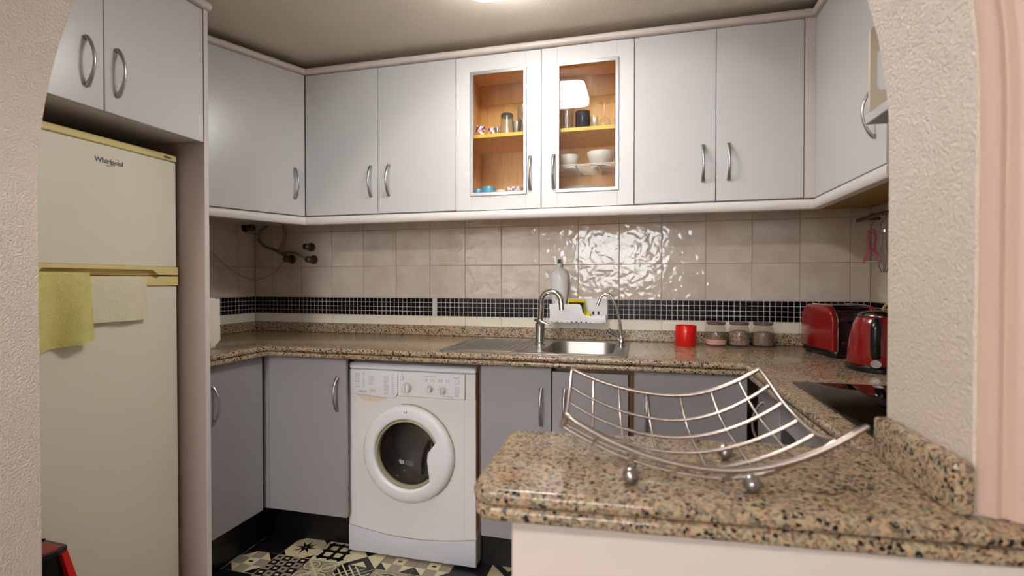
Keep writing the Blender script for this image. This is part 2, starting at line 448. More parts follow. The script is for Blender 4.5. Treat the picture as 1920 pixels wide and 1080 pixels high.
# arch wall: left pier, right pier, spandrel built as strips so that the opening is a true arch
ap = arch_pts(48)
mb = MB()
outer = [(-2, 0), (-2, 2.6)]
def wall_strip(x0, x1, zb0, zb1):
    mb.add([(x0, YB, zb0), (x1, YB, zb1), (x1, YB, 2.6), (x0, YB, 2.6), (x0, YA, zb0), (x1, YA, zb1), (x1, YA, 2.6), (x0, YA, 2.6)],
           [(0, 1, 2, 3), (5, 4, 7, 6), (0, 4, 5, 1), (3, 2, 6, 7)])
for (xa, za), (xb, zb) in zip(ap, ap[1:]): wall_strip(xa, xb, za, zb)
def jamb(x, x2):
    zs = [0, .3, .6, .9, 1.2, SPR]
    V = []; F = []
    for z in zs: V += [(x, YA, z), (x, YB, z)]
    for i in range(len(zs)-1): F.append((2*i, 2*i+1, 2*i+3, 2*i+2))
    mb.add(V, F)
    mb.add([(x, YB, 0), (x2, YB, 0), (x2, YB, 2.6), (x, YB, 2.6), (x, YA, 0), (x2, YA, 0), (x2, YA, 2.6), (x, YA, 2.6)],
           [(0, 1, 2, 3), (5, 4, 7, 6), (1, 5, 6, 2)])
jamb(AX0, -2); jamb(AX1, 5)
wall_front = struct('wall_front', mb, 'plaster', 'rough plastered wall with a wide arch opening')
# fluted pink moulding round the arch on the living room side
prof = [(.004, 0), (.006, -.004), (.014, -.008), (.018, -.013), (.021, -.0125), (.0235, -.009), (.027, -.008), (.030, -.010), (.033, -.016), (.038, -.020),
        (.044, -.021), (.047, -.018), (.051, -.017), (.055, -.020), (.062, -.026), (.072, -.028), (.080, -.025), (.084, -.018), (.088, -.016), (.10, -.014), (.102, 0)]
def moulding(z_left, z_right):
    path = [(AX0, z, Vector((-1, 0))) for z in (z_left, .5, 1.0)]
    for i in range(41):
        a = PI*i/40; c, s_ = math.cos(a), math.sin(a)
        nv = Vector((-c/AW, s_/AH)).normalized(); path.append((ACX-AW*c, SPR+AH*s_, nv))
    path += [(AX1, z, Vector((1, 0))) for z in (1.25, 1.1, z_right)]
    m = MB(); V = []; F = []; n = len(prof)
    for x, z, nv in path:
        for u, w in prof: V.append((x+nv.x*u, YB+w, z+nv.y*u))
    for i in range(len(path)-1):
        for k in range(n-1): F.append((i*n+k, i*n+k+1, (i+1)*n+k+1, (i+1)*n+k))
    F.append(tuple(range(n))); F.append(tuple((len(path)-1)*n+k for k in range(n)))
    return m.add(V, F)
struct('trim_1', moulding(0, ZW+.001), 'moulding_pink', 'fluted pink moulding along the edge of the arch')
struct('wall_peninsula', MB().prism(rpoly([(1.765, -1.60), (1.765, -1.852), (2.64, -1.822), (2.64, YB-.001), (AX1-.001, YB-.001), (AX1-.001, -1.60)], [.008, .008, 0, 0, 0, 0], 3), 0, ZWB-.0005), 'pink_wall', 'low pale pink wall carrying the granite peninsula')
# living room shell around the viewer, with the balcony window that lights it
struct('wall_living_left', MB().box(-2.1, -2, -6.1, YB, 0, 2.6), 'plaster_living', 'living room side wall')
struct('wall_living_right', MB().box(5, 5.1, -6.1, YB, 0, 2.6), 'plaster_living', 'living room side wall')
struct('ceiling_living', MB().box(-2, 5, -6.1, YB, 2.6, 2.7), 'plaster_living', 'living room ceiling')
mb = MB(); xs_ = [-2, FILL_WIN[0], FILL_WIN[1], WIN[0], WIN[1], 5]
for a, c in ((xs_[0], xs_[1]), (xs_[2], xs_[3]), (xs_[4], xs_[5])): mb.box(a, c, -6.1, -6, 0, 2.6)
for (a, c, zb, zt) in (WIN, FILL_WIN): mb.box(a, c, -6.1, -6, 0, zb).box(a, c, -6.1, -6, zt, 2.6)
struct('wall_living_back', mb, 'plaster_living', 'living room wall with the balcony window')
for nm, (x0, x1, z0, z1), lab in (('window_1', WIN, 'white balcony window'), ('fill_window', FILL_WIN, 'wide fill window with tinted panes, added behind the viewer')):
    xm = (x0+x1)/2
    w1 = struct(nm, MB().box(x0, x0+.05, -6.08, -6.0, z0, z1).box(x1-.05, x1, -6.08, -6.0, z0, z1).box(x0, x1, -6.08, -6, z0, z0+.05).box(x0, x1, -6.08, -6, z1-.05, z1).box(xm-.04, xm+.04, -6.08, -6, z0, z1), 'window_frame', lab)
    for a, c in ((x0+.05, xm-.04), (xm+.04, x1-.05)): part('pane', MB().box(a, c, -6.045, -6.04, z0+.05, z1-.05), 'window_glass' if nm == 'window_1' else 'fill_window_glass', w1)
lt_ = thing('fill_lamp', 'round fill lamp added on the ceiling of the unseen room before the arch', 'lamp', (.9, -3.6, 2.6))  # added out of view to light the kitchen from the front left
part('base', MB().lathe([(.13, 2.57), (.13, 2.5995)], (.9, -3.6, 0), 32), 'rail_white', lt_)
part('diffuser', MB().lathe([(.145, 2.5695), (.15, 2.55), (.13, 2.525), (.07, 2.513), (.001, 2.51)], (.9, -3.6, 0), 32), 'fill_lamp_glow', lt_)
# ---- wall tiles, each its own piece
def tile_mesh(w, h, t=.0035, b=.0016):
    """centred on the origin in x/z, face towards -y"""
    return MB().box(-w/2, w/2, -t, 0, -h/2, h/2, b).mesh('tile', 'wall_tile')
TILE = .2009; G = .0022
TCACHE = {}
def put_tile(parent, c, w, h, rz, name='tile', matn='wall_tile'):
    key = (round(w, 4), round(h, 4), matn)
    if key not in TCACHE:
        TCACHE[key] = MB().box(-w/2, w/2, -.0035, 0, -h/2, h/2, .0014).mesh(name, matn)
    return inst(name, TCACHE[key], parent, TR(*c) @ RZ(rz))
ROWS = [(ZW+.02, 1.0207, 'strip'), (1.1178, 1.2926, 'tile'), (1.2926, 1.4935, 'tile'), (1.4935, 1.6944, 'tile')]
def tile_run(parent, s0, s1, first, fn):
    """cut a wall from s0 to s1 in tiles with joints at first+k*TILE; fn(s)->(x,y,rz)"""
    js = [s0]; k = math.ceil((s0-first)/TILE+1e-6)
    while first+k*TILE < s1-1e-4: js.append(first+k*TILE); k += 1
    js.append(s1)
    for a, c in zip(js, js[1:]):
        if c-a < .012: continue
        for zb, zt, kind in ROWS:
            x, y, rz = fn((a+c)/2)
            put_tile(parent, (x, y, (zb+zt)/2), c-a-G, zt-zb-G, rz, 'tile', 'tile_white_strip' if kind == 'strip' else 'wall_tile')
tile_run(wall_back, XL+.004, XR-.004, -.1676, lambda s: (s, 0, 0))
tile_run(wall_left, .006, 1.0, .13, lambda s: (XL, -s, PI/2))
tile_run(wall_right, .006, 1.55, .16, lambda s: (XR, -s, -PI/2))
# ---- black mosaic band
MP = .0253; MZ = (1.1178-1.0207)/4
mos = MB().box(-.0112, .0112, -.0035, 0, -.0109, .0109, .0012).mesh('mosaic_tile', 'mosaic_black')
for w_, bx in ((wall_back, (XL, XR, -.0012, 0)), (wall_left, (XL, XL+.0012, -1.0, 0)), (wall_right, (XR-.0012, XR, -1.55, 0))):
    part('mosaic_grout', MB().box(bx[0], bx[1], bx[2], bx[3], 1.0207, 1.1178), 'mosaic_grout', w_)
gap_x = .868; stuff = MB(); count = 0
cols = []
x = XR-.016
while x > XL+.012: cols.append(x); x -= MP
for ci, x in enumerate(cols):
    gap = abs(x-gap_x) < MP*.5
    for r_ in range(4):
        if gap: continue
        z = 1.0207+MZ*(r_+.5)
        if count < 300: inst('mosaic_tile', mos, wall_back, TR(x, 0, z)); count += 1
        else: stuff.box(x-.0112, x+.0112, -.0035, 0, z-.0109, z+.0109, .0012)
o = part('mosaic_tiles', stuff, 'mosaic_black', wall_back); o['kind'] = 'stuff'
mosl = mos
for k in range(36):
    for r_ in range(4): inst('mosaic_tile', mos, wall_left, TR(XL, -.016-k*MP, 1.0207+MZ*(r_+.5)) @ RZ(PI/2))
for k in range(40):
    for r_ in range(4): inst('mosaic_tile', mos, wall_right, TR(XR, -.016-k*MP, 1.0207+MZ*(r_+.5)) @ RZ(-PI/2))
# ---- patterned cement floor tiles
FT = .1565; FH = FT/2-.0012
def ring(m, cx, cy, r0, r1, mi, z, n=16, sx=1, sy=1):
    V = []
    for k in range(n):
        a = 2*PI*k/n; V += [(cx+r0*sx*math.cos(a), cy+r0*sy*math.sin(a), z), (cx+r1*sx*math.cos(a), cy+r1*sy*math.sin(a), z)]
    m.add(V, [(2*k, 2*((k+1) % n), 2*((k+1) % n)+1, 2*k+1) for k in range(n)], mi)
def disc(m, cx, cy, r, mi, z, n=14, sx=1, sy=1, rot=0):
    V = []
    for k in range(n):
        a = 2*PI*k/n; x, y = r*sx*math.cos(a), r*sy*math.sin(a); V.append((cx+x*math.cos(rot)-y*math.sin(rot), cy+x*math.sin(rot)+y*math.cos(rot), z))
    m.add(V, [tuple(range(n))], mi)
def star(m, cx, cy, r, q, n, mi, z, rot=0):
    V = [(cx, cy, z)]
    for k in range(2*n):
        a = rot+PI*k/n; rr = r if k % 2 == 0 else q; V.append((cx+rr*math.cos(a), cy+rr*math.sin(a), z))
    m.add(V, [(0, k+1, (k+1) % (2*n)+1) for k in range(2*n)], mi)
def poly(m, pts, mi, z): m.add([(a, c, z) for a, c in pts], [tuple(range(len(pts)))], mi)
def tile_pattern(kind):
    m = MB(); h = FH; base = {0: 0, 1: 1, 2: 1, 3: 1, 4: 0, 5: 2, 6: 0, 7: 2, 8: 0, 9: 0}[kind]
    m.box(-h, h, -h, h, -.008, 0, .0008, base)
    z = .0003; z2 = .0006; z3 = .0009
    if kind == 1:
        c = h*.42
        for sx in (-1, 1):
            for sy in (-1, 1): poly(m, [(sx*h, sy*h), (sx*(h-c), sy*h), (sx*h, sy*(h-c))], 0, z)
        star(m, 0, 0, h*.72, h*.24, 8, 0, z); star(m, 0, 0, h*.06, h*.03, 8, 1, z2)
    if kind == 2:
        for i in (-1, 0, 1):
            for j in (-.5, .5):
                disc(m, i*h*.66, j*h*1.0, h*.42, 0, z, 12, 1, .32, PI/2); disc(m, j*h*1.0, i*h*.66, h*.42, 0, z, 12, 1, .32, 0)
        for i in (-.66, 0, .66):
            disc(m, 0, i*h*1.2*.8, h*.2, 0, z2); disc(m, i*h*1.2*.8, 0, h*.2, 0, z2)
    if kind == 3:
        s = h*2/3
        for i in range(3):
            for j in range(3):
                if (i+j) % 2: poly(m, [(-h+i*s, -h+j*s), (-h+(i+1)*s, -h+j*s), (-h+(i+1)*s, -h+(j+1)*s), (-h+i*s, -h+(j+1)*s)], 2, z)
        for sx in (-1, 1):
            for sy in (-1, 1): poly(m, [(sx*h, sy*h), (sx*h*.35, sy*h), (sx*h, sy*h*.35)], 0, z2)
        poly(m, [(-.13*h, -.07*h), (.13*h, -.07*h), (.13*h, .07*h), (-.13*h, .07*h)], 0, z2)
    if kind == 4:
        s = h*2/4
        for i in range(4):
            for j in range(4):
                a, c = -h+i*s, -h+j*s; odd = (i+j) % 2
                if odd: poly(m, [(a, c), (a+s, c), (a+s, c+s), (a, c+s)], 2, z)
                poly(m, [(a+s*.3, c+s*.35), (a+s*.7, c+s*.35), (a+s*.7, c+s*.65), (a+s*.3, c+s*.65)], 0 if odd else 1, z2)
    if kind == 5:
        for i in (-.5, .5):
            for j in (-.5, .5):
                disc(m, i*h, j*h, h*.5, 0, z, 20); ring(m, i*h, j*h, h*.36, h*.46, 1, z2, 20); disc(m, i*h, j*h, h*.34, 2, z2, 20)
                poly(m, [(i*h-.12*h, j*h-.12*h), (i*h+.12*h, j*h-.12*h), (i*h+.12*h, j*h+.12*h), (i*h-.12*h, j*h+.12*h)], 1, z3)
        for d in (-1, 1):
            poly(m, [(-h, d*-h*1.0), (-h+.1*h, d*-h), (h, d*h*.9), (h, d*h), (h-.1*h, d*h), (-h, d*-h*.9)], 1, z3)
        ring(m, 0, 0, h*.22, h*.3, 1, z3, 16)
    if kind == 6:
        for k in range(-2, 3):
            o_ = k*h*.42; w = .06*h
            for d in (-1, 1):
                a = []
                L = h*.98
                p0 = max(-L, -L-o_); p1 = min(L, L-o_)
                poly(m, [(p0, d*(p0+o_-w)*1.0), (p1, d*(p1+o_-w)), (p1, d*min(L, p1+o_+w)), (p0, d*min(L, p0+o_+w))], 1, z if d > 0 else z2)
    if kind == 7:
        disc(m, 0, 0, h*.9, 0, z, 28); ring(m, 0, 0, h*.78, h*.86, 1, z2, 28)
        for k in range(4):
            a = PI/4+k*PI/2; ring(m, h*.42*math.cos(a), h*.42*math.sin(a), h*.18, h*.28, 1, z2, 16); ring(m, h*.5*math.cos(a+PI/4), h*.5*math.sin(a+PI/4), h*.08, h*.14, 1, z2, 12)
            star(m, h*.86*math.cos(a)*1.2, h*.86*math.sin(a)*1.2*.95, h*.12, h*.05, 4, 1, z2)
        star(m, 0, 0, h*.22, h*.1, 4, 1, z3)
    if kind == 8:
        w = .11*h
        for d in (-1, 1): poly(m, [(-h, -d*h), (-h+w, -d*h), (h, d*(h-w)), (h, d*h), (h-w, d*h), (-h, -d*(h-w))], 2, z)
        disc(m, 0, 0, h*.5, 0, z2, 20); star(m, 0, 0, h*.6, h*.27, 8, 1, z3)
        for k in range(4):
            a = k*PI/2; star(m, h*.82*math.cos(a), h*.82*math.sin(a), h*.2, h*.09, 5, 1, z2)
    if kind == 9:
        poly(m, [(-h, -h), (0, 0), (-h, h)], 1, z); poly(m, [(h, -h), (h, h), (0, 0)], 1, z)
        poly(m, [(-h*.5, -h), (h*.5, -h), (0, -h*.5)], 1, z); poly(m, [(-h*.5, h), (0, h*.5), (h*.5, h)], 1, z)
    return m.mesh('floor_tile', ['cem_black', 'cem_cream', 'cem_taupe'])
PAT = [tile_pattern(k) for k in range(10)]
FIX = {(-1, 0): 4, (0, 0): 0, (1, 0): 1, (2, 0): 2, (-1, 1): 3, (0, 1): 3, (1, 1): 4, (2, 1): 5, (3, 1): 6, (4, 1): 7, (5, 1): 8, (6, 1): 8, (7, 1): 9, (8, 1): 0, (7, 0): 9, (8, 0): 0,
       (-1, 2): 0, (0, 2): 0, (1, 2): 4, (2, 2): 5, (3, 2): 8, (4, 2): 8, (5, 2): 8, (6, 2): 9, (7, 2): 6}
for i in range(-2, 13):
    for j in range(-1, 7):
        k = FIX.get((i, j), random.choice((1, 2, 3, 4, 5, 6, 7, 8, 9, 0)))
        inst('floor_tile', PAT[k], floor, TR(.24+FT*(i+.5), -.493-FT*(j+.5), 0) @ RZ(random.choice((0, PI/2)) if k in (2, 5, 7) else 0))

# ------------------------------------------------------------------ handles
def handle_mesh(L=.147, out=.030):
    m = MB(); pts = []; rr = []
    for i in range(17):
        t = i/16; a = PI*t; z = -L/2+L*t
        pts.append((0, -.004-out*math.sin(a)**.8, z)); e = abs(2*t-1)
        rr.append((.0036+.001*e, .0046+.0040*e**2))
    m.tube(pts, rr, 10, up=(0, -1, 0))
    for s_ in (-1, 1): m.lathe([(.0065, -.006), (.0072, -.002), (.0072, .0004)], (0, 0, s_*(L/2-.003)), 12, axis='y')
    return m.mesh('handle', 'handle_metal', angle=60)
HND = handle_mesh()
def handle(door, x, y, z, rz=0): return inst('handle', HND, door, TR(x, y, z) @ RZ(rz))
def door_x(parent, x0, x1, yf, z0, z1, g=.0011, t=.018, matn='laminate'):
    return part('door', MB().box(x0+g, x1-g, yf, yf+t, z0+g, z1-g, .0016), matn, parent)
def door_y(parent, y0, y1, xf, z0, z1, side, g=.0011, t=.018, matn='laminate'):
    """door in a plane x=xf; side=+1 front looks to +x"""
    a, c = (xf-t, xf) if side > 0 else (xf, xf+t)
    return part('door', MB().box(a, c, y0+g, y1-g, z0+g, z1-g, .0016), matn, parent)

# ------------------------------------------------------------------ upper cabinets along the back wall
XU = .3122; WA = .401; WB_ = .3236; YU = -.34; ZDB, ZDT = 1.536, 2.237
def back_cab(label, xa, xb, hs):
    t = thing('wall_cabinet', label, 'cabinet', ((xa+xb)/2, -.17, ZDB), 'wall cabinets along the back wall')
    part('body', MB().box(xa+.001, xb-.001, YU+.020, -.004, ZDB, ZDT), 'laminate_edge', t)
    n = len(hs); w = (xb-xa)/n
    for i, hx in enumerate(hs):
        d = door_x(t, xa+w*i, xa+w*(i+1), YU, ZDB, ZDT); handle(d, hx, YU, 1.6925)
    return t
back_cab('pale grey two door wall cabinet between corner cabinet and glass doors', XU, XU+2*WA, (.678, .772))
back_cab('pale grey two door wall cabinet right of the glass doors', XU+4*WA, XU+4*WA+2*WB_, (2.190, 2.288))
# display cabinet with two glass doors
GX0, GX1 = XU+2*WA, XU+4*WA
t = thing('display_cabinet', 'display cabinet with two framed glass doors and orange wood inside', 'cabinet', ((GX0+GX1)/2, -.17, ZDB), 'wall cabinets along the back wall')
bd = .016; yi = YU+.020
part('body', MB().box(GX0+.001, GX0+bd, yi, -.004, ZDB, ZDT).box(GX1-bd, GX1-.001, yi, -.004, ZDB, ZDT).box(GX0+bd, GX1-bd, yi, -.004, ZDT-bd, ZDT).box(GX0+bd, GX1-bd, yi, -.004, ZDB, ZDB+bd).box(GX0+bd, GX1-bd, -.016, -.004, ZDB+bd, ZDT-bd).box(GX0+bd, GX1-bd, -.034, -.016, ZDT-bd-.10, ZDT-bd), 'maple', t)
part('divider', MB().box(1.5085, 1.5195, yi+.02, -.016, ZDB+bd, ZDT-bd), 'maple', t)
sh = part('shelf', MB().box(GX0+bd, GX1-bd, yi+.012, -.016, 1.872, 1.888), 'maple', t)
part('edging', MB().box(GX0+bd, GX1-bd, yi+.0105, yi+.012, 1.872, 1.888), 'shelf_edge', sh)
for (a, c, g0, g1, hx) in ((GX0, GX0+WA, 1.191, 1.443, 1.466), (GX0+WA, GX1, 1.588, 1.845, 1.571)):
    gz0, gz1 = 1.606, 2.158; a += .0015; c -= .0015; lo_, hi_ = ZDB-.002, ZDT-.0015
    m = MB().box(a, g0, YU, YU+.018, lo_, hi_, .0014).box(g1, c, YU, YU+.018, lo_, hi_, .0014).box(g0-.0005, g1+.0005, YU+.0001, YU+.018, lo_, gz0).box(g0-.0005, g1+.0005, YU+.0001, YU+.018, gz1, hi_)
    d = part('door', m, 'frame_white', t)
    b_ = .009
    def bead(m, x0, x1, y0, y1, zz0, zz1): return m.box(x0, x1, y0, y1, zz0, zz1, .002)
    m = MB(); bead(m, g0-.008, g0+b_, YU-.004, YU+.004, gz0-.008, gz1+.008); bead(m, g1-b_, g1+.008, YU-.004, YU+.004, gz0-.008, gz1+.008)
    bead(m, g0-.008, g1+.008, YU-.0045, YU+.004, gz0-.008, gz0+b_); bead(m, g0-.008, g1+.008, YU-.0045, YU+.004, gz1-b_, gz1+.008)
    part('glazing_bead', m, 'aluminium', d)
    part('pane', MB().box(g0, g1, YU+.009, YU+.011, gz0, gz1), 'pane_glass', d)
    handle(d, hx, YU, 1.692)
# filler + right wall cabinet
XRD = 2.6035
t = thing('wall_cabinet', 'pale grey single door wall cabinet on the right wall', 'cabinet', (2.76, -.5, ZDB))
part('body', MB().box(XRD+.020, XR-.004, -.93, -.004, ZDB+.012, ZDT), 'laminate_edge', t)
part('bottom_panel', MB().box(XRD+.02, XR-.004, -1.55, -.004, ZDB-.004, ZDB+.012), 'wood_yellow', t)
part('filler', MB().box(XU+4*WA+2*WB_+.002, XRD+.019, YU, YU+.018, ZDB, ZDT, .001), 'laminate_edge', t)
d = door_y(t, -.93, YU-.001, XRD, ZDB, ZDT, -1)
handle(d, XRD, -.86, 1.70, -PI/2)
part('side_panel', MB().box(XRD+.004, XR-.004, -.965, -.931, ZDB, ZDT), 'laminate_panel', t)
# angled corner cabinet on the left
dv = Vector((-.400, -.9165)).normalized(); nrm = Vector((dv.y, -dv.x))       # front looks to +x,-y
if nrm.x < 0: nrm = -nrm
P0 = Vector((.3110, YU-.001)); PY = -.953
P1 = P0+dv*((PY+.002-P0.y)/dv.y)
t = thing('corner_cabinet', 'pale grey angled wall cabinet with one wide door beside the tall fridge panel', 'cabinet', (0, -.4, ZDB), 'wall cabinets')
q0 = P0-nrm*.020; q1 = P1-nrm*.020
part('body', MB().prism([(XL+.004, -.004), (XU-.002, -.004), (XU-.002, YU+.03), (q0.x-.004, q0.y), (q1.x, q1.y), (XL+.004, PY+.002)], ZDB, ZDT), 'laminate_edge', t)
def obox(m, A, B, off0, off1, z0, z1, b=.0016):
    a0 = A-nrm*off1; a1 = B-nrm*off1; b1 = B-nrm*off0; b0 = A-nrm*off0
    return m.prism([tuple(a0), tuple(a1), tuple(b1), tuple(b0)], z0, z1, b=b, seg=1)
d = part('door', obox(MB(), P0+dv*.003, P1, 0, .018, ZDB, ZDT), 'laminate', t)
hp = P0+dv*.055; handle(d, hp.x, hp.y, 1.692, math.atan2(nrm.y, nrm.x)+PI/2)

# ------------------------------------------------------------------ cornice and light rail (continuous mouldings)
def sweep(m, path, prof, z):
    """path: list of (point2d) of front line; prof: (out, dz). mitred"""
    pts = [Vector(p) for p in path]; n = len(pts); V = []; F = []; k = len(prof)
    for i in range(n):
        e1 = (pts[i]-pts[i-1]).normalized() if i else (pts[1]-pts[0]).normalized(); e2 = (pts[i+1]-pts[i]).normalized() if i < n-1 else e1
        n1 = Vector((e1.y, -e1.x)); n2 = Vector((e2.y, -e2.x)); mm = n1+n2; mm = mm/(mm.length_squared/2)
        for u, w in prof: V.append((pts[i].x+mm.x*u, pts[i].y+mm.y*u, z+w))
    for i in range(n-1):
        for j in range(k): F.append((i*k+j, i*k+(j+1) % k, (i+1)*k+(j+1) % k, (i+1)*k+j))
    F.append(tuple(range(k))); F.append(tuple((n-1)*k+j for j in range(k)))
    return m.add(V, F)
crn = [(-.03, 0), (.010, 0), (.016, .004), (.019, .011), (.019, .020), (.015, .027), (.008, .031), (-.03, .031)]
rail = [(-.022, 0), (-.022, -.040), (.002, -.042), (.010, -.040), (.0145, -.034), (.0155, -.020), (.0145, -.010), (.010, -.004), (.002, -.001)]
PW = tuple(P1-dv*.012)
line = [PW, (P0.x+.001, YU), (XRD, YU), (XRD, -1.2)]
solo('cornice_moulding', sweep(MB(), line, crn, ZDT+.001), 'cornice_white', 'off-white rounded cornice strip on top of the wall cabinets', 'moulding')
line2 = [PW, (P0.x+.001, YU), (XRD, YU), (XRD, -.968)]
solo('light_rail', sweep(MB(), line2, rail, ZDB-.0045), 'rail_white', 'white rounded rail strip under the wall cabinets', 'moulding')

# ------------------------------------------------------------------ fridge niche: tall panel, cabinet above
XP = .34
t = thing('tall_side_panel', 'tall mauve-grey panel between refrigerator and worktop', 'panel', (.02, -.965, 0))
part('board', MB().box(XL+.004, XP-.0015, -.974, -.955, 0, ZDT), 'laminate_panel', t)
part('edge_strip', MB().box(XP-.0015, XP, -.974, -.955, 0, ZDT), 'laminate_edge', t)
t = thing('wall_cabinet', 'pale grey two door cabinet above the refrigerator', 'cabinet', (.02, -1.27, 1.733))
part('body', MB().box(XL+.004, XP-.020, -1.568, -.976, 1.742, ZDT), 'laminate_edge', t)
for ya, yb, hy in ((-1.342, -.976, -1.302), (-1.570, -1.342, -1.394)):
    d = door_y(t, ya, yb, XP, 1.733, ZDT-.004, 1); handle(d, XP, hy, 1.865, PI/2)
solo('cornice_strip', sweep(MB(), [(XP, -1.572), (XP, -.953)], crn, ZDT+.001), 'cornice_white', 'off-white cornice strip above the refrigerator cabinet', 'moulding')

# ------------------------------------------------------------------ refrigerator
XF = .22; FY0, FY1 = -1.54, -.987
t = thing('refrigerator', 'cream two door refrigerator with yellowed trim in the niche', 'refrigerator', (-.03, (FY0+FY1)/2, 0))
part('body', MB().box(XL+.03, XF-.05, FY0, FY1, .02, 1.675, .004), 'fridge_body', t)
part('gasket', MB().box(XF-.05, XF-.042, FY0+.01, FY1-.01, .06, 1.665), 'dark_gap', t)
fd = part('freezer_door', MB().box(XF-.042, XF, FY0, FY1, 1.2605, 1.662, .004), 'fridge_body', t)
md = part('fridge_door', MB().box(XF-.042, XF, FY0, FY1, .06, 1.193, .004), 'fridge_body', t)
part('top_trim', MB().box(XF-.046, XF+.004, FY0, FY1, 1.662, 1.686, .003), 'fridge_trim', t)
part('grip_trim', MB().prism([(FY0, 1.262), (FY0, 1.232), (-1.452, 1.232), (-1.440, 1.249), (-1.09, 1.249), (-1.066, 1.232), (FY1, 1.232), (FY1, 1.262)], XF-.042, XF+.005, axis='x', b=.0012, seg=1), 'fridge_trim', t)
part('grip_recess', MB().box(XF-.042, XF-.018, -1.46, -1.05, 1.230, 1.2495), 'fridge_trim', fd)
part('door_trim', MB().prism([(FY0, 1.193), (FY1, 1.193), (FY1, 1.2265), (-1.066, 1.2265), (-1.078, 1.217), (-1.092, 1.2265), (-1.47, 1.2265), (FY0, 1.2265)], XF-.042, XF+.005, axis='x', b=.0012, seg=1), 'fridge_trim', t)
part('badge', MB().prism(rrect(-1.042, -1.012, 1.669, 1.677, .003), XF+.004, XF+.0052, axis='x'), 'silver_print', t)
for k in range(2): part('vent_foot', MB().lathe([(.02, 0), (.02, .02)], (.1, FY0+.05+k*.45, 0), 12), 'black_plastic', t)
rot = RZ(PI/2) @ Matrix.Rotation(PI/2, 4, 'X')
me = text_mesh('Whirlpool', .0225, offset=.0009); me.materials.append(MATS['silver_print'])
inst('lettering', me, fd, TR(XF+.0004, -1.238, 1.608) @ rot)
sw = MB()
sw.tube([(XF+.0006, -1.238+.024*math.cos(a)+.008, 1.607+.011*math.sin(a)+.35*.024*math.cos(a)) for a in [PI*1.05+i*PI*.16 for i in range(9)]], [.0006+.0012*math.sin(PI*i/8) for i in range(9)], 6, flat=.3, up=(0, 0, 1))
part('swoosh', sw, 'gold_print', fd)

# ------------------------------------------------------------------ towels hanging on the fridge door
def towel(name, label, matn, y0, y1, zt, zb, amp, seedv, slant=0, skew=0):
    rnd = random.Random(seedv); ny, nz = 30, 34; m = MB(); V = []; F = []
    ph = [rnd.random()*6 for _ in range(4)]
    def surf(u, w, side):
        y = y0+(y1-y0)*u+skew*w; z = zt+(zb-zt)*w+slant*(1-u)*w
        fold = amp*w**.7*(math.sin(u*7+ph[0])*.5+math.sin(u*13+ph[1]+w*1.5)*.32+.5)
        x = XF+.0075+fold+.004*math.sin(PI*min(1, w*4)/2)+(0.0055 if side else 0)
        x += .0009*math.sin(u*90+w*40)*math.sin(w*77)
        if w < .05: x -= .002*(1-w/.05)**1.5; z = z-.006*(1-w/.05)**2
        return (x, y, z)
    for side in (0, 1):
        for i in range(ny+1):
            for j in range(nz+1): V.append(surf(i/ny, j/nz, side))
    n1 = (ny+1)*(nz+1); ix = lambda i, j, s_: s_*n1+i*(nz+1)+j
    for i in range(ny):
        for j in range(nz):
            F.append((ix(i, j, 1), ix(i+1, j, 1), ix(i+1, j+1, 1), ix(i, j+1, 1))); F.append((ix(i, j, 0), ix(i, j+1, 0), ix(i+1, j+1, 0), ix(i+1, j, 0)))
    for i in range(ny):
        for j in (0, nz): F.append((ix(i, j, 0), ix(i+1, j, 0), ix(i+1, j, 1), ix(i, j, 1)))
    for j in range(nz):
        for i in (0, ny): F.append((ix(i, j, 0), ix(i, j+1, 0), ix(i, j+1, 1), ix(i, j, 1)))
    m.add(V, F)
    return solo(name, m, matn, label, 'towel', (XF, (y0+y1)/2, zb), 'towels on the refrigerator door', angle=80)
towel('hand_towel', 'lime green terry towel hanging on the refrigerator door', 'towel_lime', -1.52, -1.316, 1.243, 1.020, .030, 3, -.03, 0)
towel('hand_towel', 'short cream terry towel beside the lime green towel', 'towel_cream', -1.322, -1.122, 1.229, 1.073, .005, 5, 0)

# ------------------------------------------------------------------ red stool by the arch
SX, SY, SZ = .30, -1.43, .385
t = thing('step_stool', 'red and black plastic stool in front of the refrigerator', 'stool', (SX, SY, 0))
seat = [(.236, -1.57), (.345, -1.57), (.362, -1.50), (.352, -1.462), (.236, -1.456)]
seat = rpoly(seat, [.004, .01, .02, .02, .004], 4)
st = part('seat', MB().prism(seat, .437, .450, b=.003), 'black_plastic', t)
part('seat_pad', MB().prism(inset(seat, .012), .4495, .4515, b=.0008), 'red_lid', st)
def flare(m, a, b2, c, d): return m.add([*a, *b2], [(0, 1, 2, 3), (7, 6, 5, 4), (0, 4, 5, 1), (1, 5, 6, 2), (2, 6, 7, 3), (3, 7, 4, 0)])
def legbox(m, top, bot, z0, z1):
    (xa, xb, ya, yb), (xc, xd, yc, yd) = top, bot
    return m.add([(xa, ya, z1), (xb, ya, z1), (xb, yb, z1), (xa, yb, z1), (xc, yc, z0), (xd, yc, z0), (xd, yd, z0), (xc, yd, z0)], [(0, 1, 2, 3), (7, 6, 5, 4), (0, 4, 5, 1), (1, 5, 6, 2), (2, 6, 7, 3), (3, 7, 4, 0)])
part('body', legbox(MB(), (.245, .338, -1.55, -1.478), (.245, .40, -1.56, -1.42), .03, .437), 'black_plastic', t)
for y_ in (-1.472, -1.553):
    part('leg', legbox(MB(), (.240, .350, y_-.010, y_+.006), (.240, .46, y_-.012+(.05 if y_ > -1.5 else -.004), y_+.014+(.05 if y_ > -1.5 else 0)), 0, .437), 'red_plastic', t)

